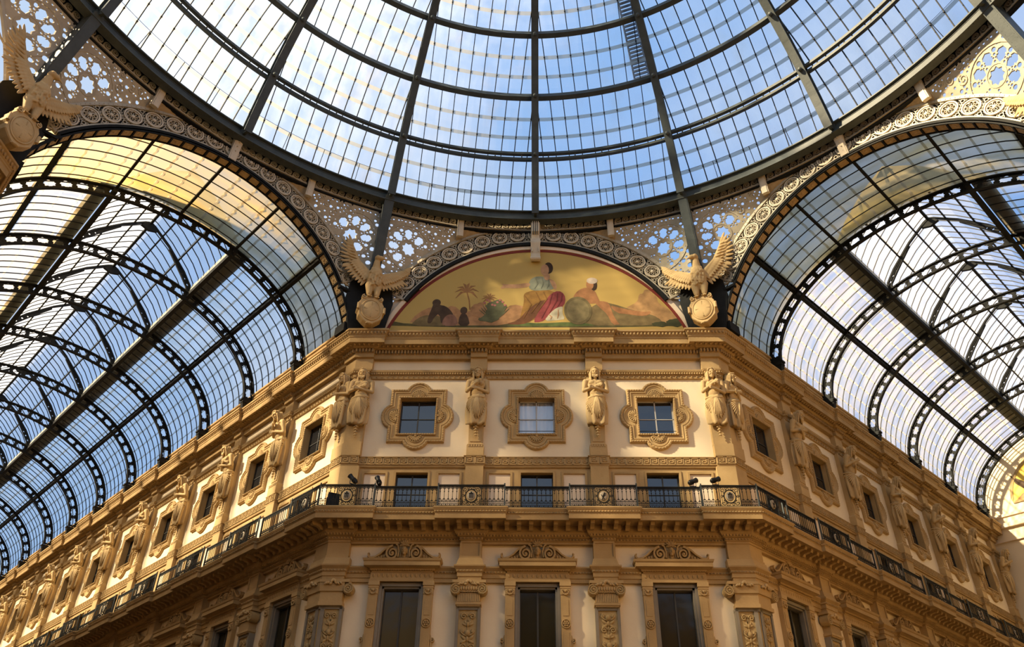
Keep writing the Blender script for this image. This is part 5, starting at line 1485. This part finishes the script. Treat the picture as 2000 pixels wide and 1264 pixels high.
# ================================================================== BARREL VAULTS of the two galleries
VA, VB, VZ = 7.2, 4.75, 22.45
GA, GB = 7.52, 5.08
def ep(phi, o=0.0, a=VA, b=VB): return ((a + o) * cos(phi), VZ + (b + o) * sin(phi))
def truss_outline(o, n=72, p0=.03): return [ep(p0 + (pi - 2 * p0) * i / n, o) for i in range(n + 1)]
def truss():
    o_, i_ = truss_outline(.26), truss_outline(-.24)
    loops = [o_ + i_[::-1]]
    # arc length stations
    mid = truss_outline(0, 720); L_ = 0; nxt = .34
    for p, q in zip(mid, mid[1:]):
        L_ += hypot(q[0] - p[0], q[1] - p[1])
        if L_ > nxt:
            nxt += .66; tx, tz = q[0] - p[0], q[1] - p[1]; l = hypot(tx, tz); tx, tz = tx / l, tz / l
            loc = [(.27, .0), (.21, .05), (.22, .13), (.10, .125), (.0, .185), (-.10, .125), (-.22, .13), (-.21, .05), (-.27, 0), (-.21, -.05), (-.22, -.13), (-.10, -.125), (0, -.185), (.10, -.125), (.22, -.13), (.21, -.05)]
            loops.append([(q[0] + tx * a - tz * b, q[1] + tz * a + tx * b) for a, b in loc])
    web = plate(loops, -.02, .02)
    ch = MB().ribbon(truss_outline(.25), .07, -.09, .09).merge(MB().ribbon(truss_outline(-.23), .07, -.09, .09))
    return web, ch
web, ch = truss(); TWM, TCM = web.me('star_web', M['iron']), ch.me('chords', M['iron'])
def foot(s):
    mb = MB(); x = s * 7.12
    mb.box(x - .22, x + .22, -.16, .16, 22.30, 22.42); mb.taper(x - .10, x + .10, x - .2, x + .2, -.12, .12, -.12, 21.85, 22.30); mb.box(x - .28, x + .28, -.14, .14, 22.42, 22.52)
    return mb
FTM = {s: foot(s).me('foot', M['iron']) for s in (-1, 1)}
GU_, GZ_ = 2.87, 26.85; PH_G = acos(GU_ / VA); PH_P = acos(5.35 / VA)
def lrib():
    """rib of the raised lantern with its corner brackets"""
    mb = MB(); pts = [(GU_ * .98, 27.05), (GU_ * .97, 27.5), (2.3, 28.15), (1.2, 29.25), (.25, 29.98), (0, 30.1)]
    mb.ribbon(pts, .09, -.06, .06); mb.ribbon([(-x, z) for x, z in pts], .09, -.06, .06)
    for s in (-1, 1):
        out = [(s * 2.84, 27.0), (s * 2.82, 27.5), (s * 2.2, 28.18), (s * 1.25, 29.1)]
        inn = [(s * 1.25, 29.05), (s * 1.8, 28.40), (s * 2.25, 27.85), (s * 2.6, 27.4), (s * 2.72, 27.0)]
        mb.merge(plate([out + inn, circ(s * 2.66, 27.52, .07, 10), circ(s * 2.42, 27.80, .055, 10), circ(s * 2.2, 28.02, .045, 8)], -.03, .03))
        mb.ribbon(inn, .05, -.05, .05)
    mb.prism([(-.42, 29.72), (0, 29.58), (.42, 29.72), (.2, 29.98), (0, 30.12), (-.2, 29.98)], -.08, .08)
    return mb
LRM = lrib().me('lantern_rib', M['iron'])
def vault_bay(t0, t1, nb, first=False):
    """glass of one bay, t measured from the octagon side; returns dict of builders"""
    out = {}
    ts = [t0 + (t1 - t0) * i / nb for i in range(nb + 1)]
    for s in (-1, 1):
        g, b, l = MB(), MB(), MB(); p0, p1 = .10, (pi / 2 if first else PH_G - .01); n = 14
        ph = [p0 + (p1 - p0) * i / n for i in range(n + 1)]
        g.loft([[(s * ep(q, 0, GA, GB)[0], t, ep(q, 0, GA, GB)[1]) for q in ph] for t in (t0, t1)], False, False)
        for t in ts[:-1]:
            pts = [(s * ep(q, -.03, GA, GB)[0], t + .3, ep(q, -.03, GA, GB)[1]) for q in ph]
            b.bars(pts, .026, .045, [(p[0], 0, p[2] - VZ + 2) for p in pts])
        nl = 13 if first else 9
        for j in range(1, nl):
            q = p0 + (p1 - p0) * j / nl; w = .0075
            l.loft([[(s * ep(q + dq, .03, GA, GB)[0], t, ep(q + dq, .03, GA, GB)[1] - .05 * sin(pi * ((i % 4) / 4))) for i, t in enumerate([t0 + (t1 - t0) * k / (4 * nb) for k in range(4 * nb + 1)])] for dq in (-w, w)], False, False)
        out['side', s] = (g, b, l)
        if first: continue
        g, b, l = MB(), MB(), MB(); pr_ = [(GU_ * .99, 27.38), (GU_ * .98, 27.55), (2.35, 28.22), (1.25, 29.32), (.25, 30.06), (0.0, 30.18)]
        g.loft([[(s * u, t, z) for u, z in pr_] for t in (t0, t1)], False, False)
        for t in ts[:-1]:
            pts = [(s * u, t + .3, z - .03) for u, z in pr_]
            b.bars(pts, .026, .045, (s, 0, 1))
        for u, z in ((1.85, 28.72), (.75, 29.70)):
            b.bar((s * u, t0, z - .06), (s * u, t1, z - .06), .07, .07)
            if u > 1: l.add([(s * (u + .05), t0, z - .045), (s * (u + .05), t1, z - .045), (s * (u - .05), t1, z + .055), (s * (u - .05), t0, z + .055)], [(0, 1, 2, 3)])
        out['top', s] = (g, b, l)
    return out
M['gable'] = stone('ochre_gable', (.34, .25, .10), (.50, .38, .18), .8, .8, .1)
def make_vault(az, n, tend, side):
    V = oct_thing('glass_vault', 'glass barrel vault with iron trusses over the %s gallery' % side, 'vault', az)
    tt = [4.8 + Q * k for k in range(n)]
    for k, t in enumerate(tt):
        o = ob('truss', TCM, V, (0, AP + t, 0)); ob('star_web', TWM, o); ob('foot', FTM[-1], o); ob('foot', FTM[1], o)
        ob('lantern_rib', LRM, V, (0, AP + t, 0))
    B = [(0.35, 4.8, 7), (0, Q, 8), (0, tend - tt[-1], 4)]
    ms = []
    for a, b, m in B:
        bb = vault_bay(a, b, m, a == .35); ms.append({k: (v[0].me('glass', M['soiled' if a == .35 else 'vault' if k[0] == 'side' else 'lantern'], False, False), v[1].me('glazing_muntin', M['bars'], fix=False), v[2].me('lap_tile', M['lap'], False, False)) for k, v in bb.items()})
    for k in range(n + 1):
        j, off = (0, 0) if k == 0 else ((1, tt[k - 1]) if k < n else (2, tt[-1]))
        for key, (g, b, l) in ms[j].items():
            o = ob('glass_panel' if key[0] == 'side' else 'lantern_panel', g, V, (0, AP + off, 0)); ob('glazing_muntin', b, o); ob('lap_tile', l, o)
    for s in (-1, 1):
        u, z = ep(PH_P, .26); mb = MB().box(s * u - .09, s * u + .09, AP + .3, AP + tend, z - .02, z + .2); mb.box(s * u - .14, s * u + .14, AP + .3, AP + tend, z + .18, z + .22)
        ob('purlin', mb.me('purlin', M['iron']), V)
        mb = MB().box(s * GU_ - .10, s * GU_ + .10, AP + 4.7, AP + tend, GZ_ - .05, GZ_ + .2); ob('gutter_beam', mb.me('gutter_beam', M['iron']), V)
        mb = MB()
        t = 4.8
        while t < tend - .1:
            mb.box(s * (GU_ - .02) - .02, s * (GU_ - .02) + .02, AP + t, AP + min(t + .58, tend), GZ_ + .16, 27.42); t += .6
        ob('gutter_cladding', mb.me('gutter_panels', M['gutter']), V)
        w = ep(PH_G - .09, .12, GA, GB); mb = MB().add([(s * 2.95, AP + 4.7, 27.40), (s * w[0], AP + 4.7, w[1]), (s * w[0], AP + tend, w[1]), (s * 2.95, AP + tend, 27.40)], [(0, 1, 2, 3)])
        ob('roof_walkway', mb.me('roof_walkway', M['board'], False, False), V)
    for u in (-GU_, 0, GU_): ob('first_bay_purlin', MB().bar((u, AP + .3, VZ + GB * sqrt(1 - (u / GA) ** 2) - .07), (u, AP + 4.8, VZ + GB * sqrt(1 - (u / GA) ** 2) - .07), .11, .12).me('purlin', M['iron']), V)
    ob('ridge', MB().box(-.06, .06, AP + 4.7, AP + tend, 29.98, 30.12).me('ridge', M['iron']), V)
    lo = [(4.4 - 8.8 * i / 20) for i in range(21)]; lo = [(u, VZ + GB * sqrt(1 - (u / GA) ** 2) + .12) for u in lo]
    gb = plate([[(-4.4, lo[-1][1]), (-GU_, 27.5), (-2.35, 28.25), (-1.25, 29.36), (0, 30.22), (1.25, 29.36), (2.35, 28.25), (GU_, 27.5)] + lo[:-1]], -.05, .0)
    ob('lantern_gable', MB().merge(gb, Matrix.Translation((0, AP + 4.72, 0))).me('lantern_gable', M['gable']), V)
    ob('gable_cladding', MB().box(-2.5, 2.5, AP + 4.62, AP + 4.70, 27.75, 27.83).box(-1.3, 1.3, AP + 4.62, AP + 4.70, 28.95, 29.02).box(-.05, .05, AP + 4.62, AP + 4.70, 27.5, 30.0).box(-1.5, -1.42, AP + 4.62, AP + 4.70, 27.4, 28.9).box(1.42, 1.5, AP + 4.62, AP + 4.70, 27.4, 28.9).me('gable_battens', M['board']), V)
    return V
make_vault(-45, NL, 5.25 + Q * (NL - 1) + 1.2, 'left')
make_vault(45, NR, 29.95, 'right')
# parapets under the vaults
def arm_parapet(az, s, t0, t1, lab, name):
    mb = MB().box(s * 7.44, s * 7.75, AP + t0, AP + t1, 21.70, 22.92); mb.box(s * 7.38, s * 7.75, AP + t0, AP + t1, 22.84, 22.95)
    t = t0 + .35
    while t < t1 - 1:
        e = min(t + Q - .5, t1 - .1); mb.box(min(s * 7.40, s * 7.46), max(s * 7.40, s * 7.46), AP + t, AP + e, 21.95, 22.0); mb.box(min(s * 7.40, s * 7.46), max(s * 7.40, s * 7.46), AP + t, AP + e, 22.62, 22.67); t += Q
    o = tag(ob(name, mb.me('parapet', M['ochre']), None, (0, -AP, 0), -RAD(az)), lab, 'parapet', kind='structure')
for az, s, t1, lab in ((-45, 1, ENDL * -1, 'orange parapet between left gallery cornice and glass vault'), (45, -1, 29.95, 'orange parapet between right gallery cornice and glass vault'), (-45, -1, ENDL * -1, 'far parapet of the left gallery under the glass vault'), (45, 1, 29.95, 'far parapet of the right gallery under the glass vault')):
    tn += 1; arm_parapet(az, s, .0, t1, lab, 'trim_%d' % tn)

# ================================================================== END WALL of the right gallery
E = oct_thing('wall_end', 'sunlit end wall closing the right gallery', 'wall', 45); E['kind'] = 'structure'
YE = AP + 29.98
def EY(mb): return MB().merge(mb, Matrix.Translation((0, YE, 0)))
ob('plaster', EY(MB().box(-7.7, 7.7, 0, .3, 0, 21.75)).me('plaster', M['plaster']), E)
ob('lunette_ground', EY(plate([[(7.5 * cos(a), 22.45 + 5.0 * sin(a)) for a in [pi * i / 40 for i in range(41)]] + [(-7.5, 21.75), (7.5, 21.75)]], -.2, .0)).me('lunette_ground', M['plaster']), E)
ob('moulding', EY(MB().box(-7.6, 7.6, -.22, 0, 21.45, 21.72).box(-7.6, 7.6, -.10, 0, 22.15, 22.32).box(-7.6, 7.6, -.14, 0, 20.6, 20.7)).me('moulding', M['panel']), E)
P_ = thing('arch_painting', 'bright yellow painted lunette with dark spread wings on the end wall', 'mural', E.location, E.rotation_euler.z)
el = [(5.6 * cos(a), 22.9 + 3.6 * sin(a)) for a in [pi * i / 40 for i in range(41)]]
M['yellow'] = stone('painted_yellow', (.78, .52, .08), (.86, .62, .14), .8, 1.0, .05)
ob('painted_sky', EY(MB().prism(el, .0, .03)).me('painted_sky', M['yellow']), P_)
ob('painted_border', EY(MB().ribbon(el, .16, .0, .06, True)).me('painted_border', M['ochre']), P_)
mb = MB()
for s in (-1, 1):
    mb.prism([(-4.2, 23.6), (-4.2 + s * .5, 24.1), (-4.2 + s * 1.05, 24.6), (-4.2 + s * .9, 24.0), (-4.2 + s * .5, 23.5), (-4.2 + s * .2, 23.2)], .0, .05)
mb.prism(circ(-4.2, 23.4, .33, 12), 0, .052); mb.prism([(-4.9, 22.95), (-3.4, 22.95), (-3.7, 23.4), (-4.3, 23.25)], 0, .048)
ob('painted_bird', EY(mb).me('painted_bird', M['p_shadow']), P_)
ob('painted_rocks', EY(MB().prism([(-5.4, 22.95), (5.4, 22.95), (4.6, 23.3), (2.5, 23.5), (.5, 23.2), (-2.0, 23.6), (-3.2, 23.3), (-4.9, 23.3)], 0, .042)).me('painted_rocks', M['p_haze']), P_)

# ================================================================== THE OTHER BLOCKS ROUND THE OCTAGON
def ocorner(az): r = AP / cos(pi / 8); return Vector((r * sin(RAD(az)), r * cos(RAD(az)) - AP, 0))
KW, KE = ocorner(-67.5), ocorner(67.5); KW2, KE2 = ocorner(-112.5), ocorner(112.5)
dl, dr = Vector((-1, 1, 0)) / S2, Vector((1, 1, 0)) / S2
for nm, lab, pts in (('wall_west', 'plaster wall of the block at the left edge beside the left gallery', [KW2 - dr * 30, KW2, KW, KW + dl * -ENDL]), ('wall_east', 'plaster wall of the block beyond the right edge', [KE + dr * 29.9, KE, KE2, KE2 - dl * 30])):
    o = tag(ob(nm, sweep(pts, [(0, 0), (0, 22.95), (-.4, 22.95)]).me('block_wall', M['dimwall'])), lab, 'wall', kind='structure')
pw = [KW2, KW - Vector((0, .53, 0)), KW - Vector((0, .53, 0)) + Vector((.15, 0, 0)), None, KW + dl * .53 + Vector((.15, .15, 0)) / S2, KW + dl * .53]
a_, b_ = Vector((1, 0, 0)), Vector((1, 1, 0)) / S2
pw[3] = KW + (a_ + b_) / (1 + a_.dot(b_)) * .15
for k in range(6):
    c = 5.25 + Q * k
    for h_, e_ in ((-.2, 0), (-.2, .15), (.2, .15), (.2, 0)): pw.append(KW + dl * (c + h_) + b_ * e_)
pw.append(KW + dl * -ENDL)
tn += 1
o = tag(ob('trim_%d' % tn, sweep(pw, CORN).me('upper_cornice', M['trim'])), 'shaded cornice corner jutting in at the upper left edge', 'cornice', kind='structure')
mb = MB(); place(mb, dent, along(pw[:14], False, False, .17, .135), 20.87); ob('dentil_moulding', mb.me('dentils', M['trim'], fix=False), o)
mb = MB(); place(mb, egg, along(pw[:14], False, False, .72, .15), 21.54); ob('egg_moulding', mb.me('eggs', M['trim'], True, fix=False), o)
mb = MB(); place(mb, leaf, along(pw[:14], False, False, .44, .19), 21.09); ob('leaf_moulding', mb.me('leaves', M['trim'], True, fix=False), o)
KS, KS2 = ocorner(157.5), ocorner(-157.5)
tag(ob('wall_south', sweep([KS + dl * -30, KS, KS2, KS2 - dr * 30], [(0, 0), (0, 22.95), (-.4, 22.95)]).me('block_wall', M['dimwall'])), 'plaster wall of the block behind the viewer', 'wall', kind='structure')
for nm, K0, K1, dd_, lab in (('wall_lightblock_sw', KW2, KS2, -dr, 'added wall blocking low sky light, behind the viewer to the left'), ('wall_lightblock_se', KS, KE2, -dl, 'added wall blocking low sky light, behind the viewer to the right')):  # unseen walls added to shut low sky light out of the rear arms
    a, b = K0 + dd_ * 29.5, K1 + dd_ * 29.5
    tag(ob(nm, MB().add([(a.x, a.y, 0), (b.x, b.y, 0), (b.x, b.y, 27), (a.x, a.y, 27)], [(0, 1, 2, 3)]).me('lightblock_wall', M['dimwall'])), lab, 'wall', kind='structure')
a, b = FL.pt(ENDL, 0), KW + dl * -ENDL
tag(ob('wall_lightblock_far', MB().add([(a.x, a.y, 0), (b.x, b.y, 0), (b.x, b.y, 27), (a.x, a.y, 27)], [(0, 1, 2, 3)]).me('lightblock_wall', M['dimwall'])), 'added wall blocking sky light at the far end of the left gallery', 'wall', kind='structure')  # added out of view to keep sky light from the arm's open end
tag(ob('floor', MB().add([(-70, -70, 0), (70, -70, 0), (70, 50, 0), (-70, 50, 0)], [(0, 1, 2, 3)]).me('floor', M['floor'])), 'mosaic floor of the arcade', 'floor', kind='structure')

# ================================================================== LIGHT, SKY, CAMERA
SUN_AZ = Vector((-.90, -.42, 0)).normalized(); SUN_EL = RAD(31.5)
sv = SUN_AZ * cos(SUN_EL) + Vector((0, 0, sin(SUN_EL)))
sl = bpy.data.lights.new('sun', 'SUN'); sl.energy = 15.0; sl.color = (1.0, .80, .52); sl.angle = RAD(2.6)
so = bpy.data.objects.new('sun', sl); COL.objects.link(so); so.rotation_euler = (-sv).to_track_quat('-Z', 'Y').to_euler(); so.location = sv * 60
w = bpy.data.worlds.new('sky'); SC.world = w; w.use_nodes = True; nt = w.node_tree; nt.nodes.clear(); L = nt.links.new
out = nt.nodes.new('ShaderNodeOutputWorld'); bg = nt.nodes.new('ShaderNodeBackground'); L(bg.outputs[0], out.inputs[0])
tc = nt.nodes.new('ShaderNodeTexCoord'); dp = nt.nodes.new('ShaderNodeVectorMath'); dp.operation = 'DOT_PRODUCT'; dp.inputs[1].default_value = tuple(SUN_AZ * .9 + Vector((0, 0, .35)))
L(tc.outputs['Generated'], dp.inputs[0])
r = nt.nodes.new('ShaderNodeValToRGB'); mr = nt.nodes.new('ShaderNodeMapRange'); mr.inputs['From Min'].default_value = -.9; mr.inputs['From Max'].default_value = 1.0
L(dp.outputs['Value'], mr.inputs['Value']); L(mr.outputs['Result'], r.inputs['Fac'])
r.color_ramp.elements[0].color = (.15, .37, .86, 1); r.color_ramp.elements[1].color = (.78, .87, .96, 1)
k_ = r.color_ramp.elements.new(.5); k_.color = (.34, .56, .94, 1)
n1 = nt.nodes.new('ShaderNodeTexNoise'); n1.inputs['Scale'].default_value = 2.2; n1.inputs['Detail'].default_value = 6
L(tc.outputs['Generated'], n1.inputs['Vector'])
cr = nt.nodes.new('ShaderNodeMapRange'); cr.inputs['From Min'].default_value = .48; cr.inputs['From Max'].default_value = .72; cr.inputs['To Max'].default_value = .7; L(n1.outputs['Fac'], cr.inputs['Value'])
mx = nt.nodes.new('ShaderNodeMix'); mx.data_type = 'RGBA'; L(cr.outputs['Result'], mx.inputs[0]); L(r.outputs['Color'], mx.inputs[6]); mx.inputs[7].default_value = (.95, .95, .97, 1)
L(mx.outputs[2], bg.inputs['Color']); bg.inputs['Strength'].default_value = .85

cam = bpy.data.cameras.new('camera'); co = bpy.data.objects.new('camera', cam); COL.objects.link(co); SC.camera = co
cam.sensor_width = 36; cam.lens = 1584.9 / 2000 * 36; cam.clip_end = 400; cam.clip_start = .1
th, roll, yaw = .6271, .0149, -.0297
F_ = Vector((sin(yaw) * cos(th), cos(yaw) * cos(th), sin(th))); R0 = Vector((cos(yaw), -sin(yaw), 0)); U0 = R0.cross(F_)
R1 = R0 * cos(roll) + U0 * sin(roll); U1 = -R0 * sin(roll) + U0 * cos(roll)
co.matrix_world = Matrix(((R1.x, U1.x, -F_.x, -.1928), (R1.y, U1.y, -F_.y, -28.9858), (R1.z, U1.z, -F_.z, 1.6), (0, 0, 0, 1)))
SC.view_settings.view_transform = 'Standard'; SC.view_settings.look = 'None'; SC.view_settings.gamma = 1; SC.view_settings.use_curve_mapping = False
SC.view_settings.exposure = 0.2
cy = SC.cycles; cy.max_bounces = 8; cy.diffuse_bounces = 3; cy.glossy_bounces = 3; cy.transparent_max_bounces = 16; cy.use_denoising = True; cy.sample_clamp_indirect = 8
bpy.context.view_layer.update()
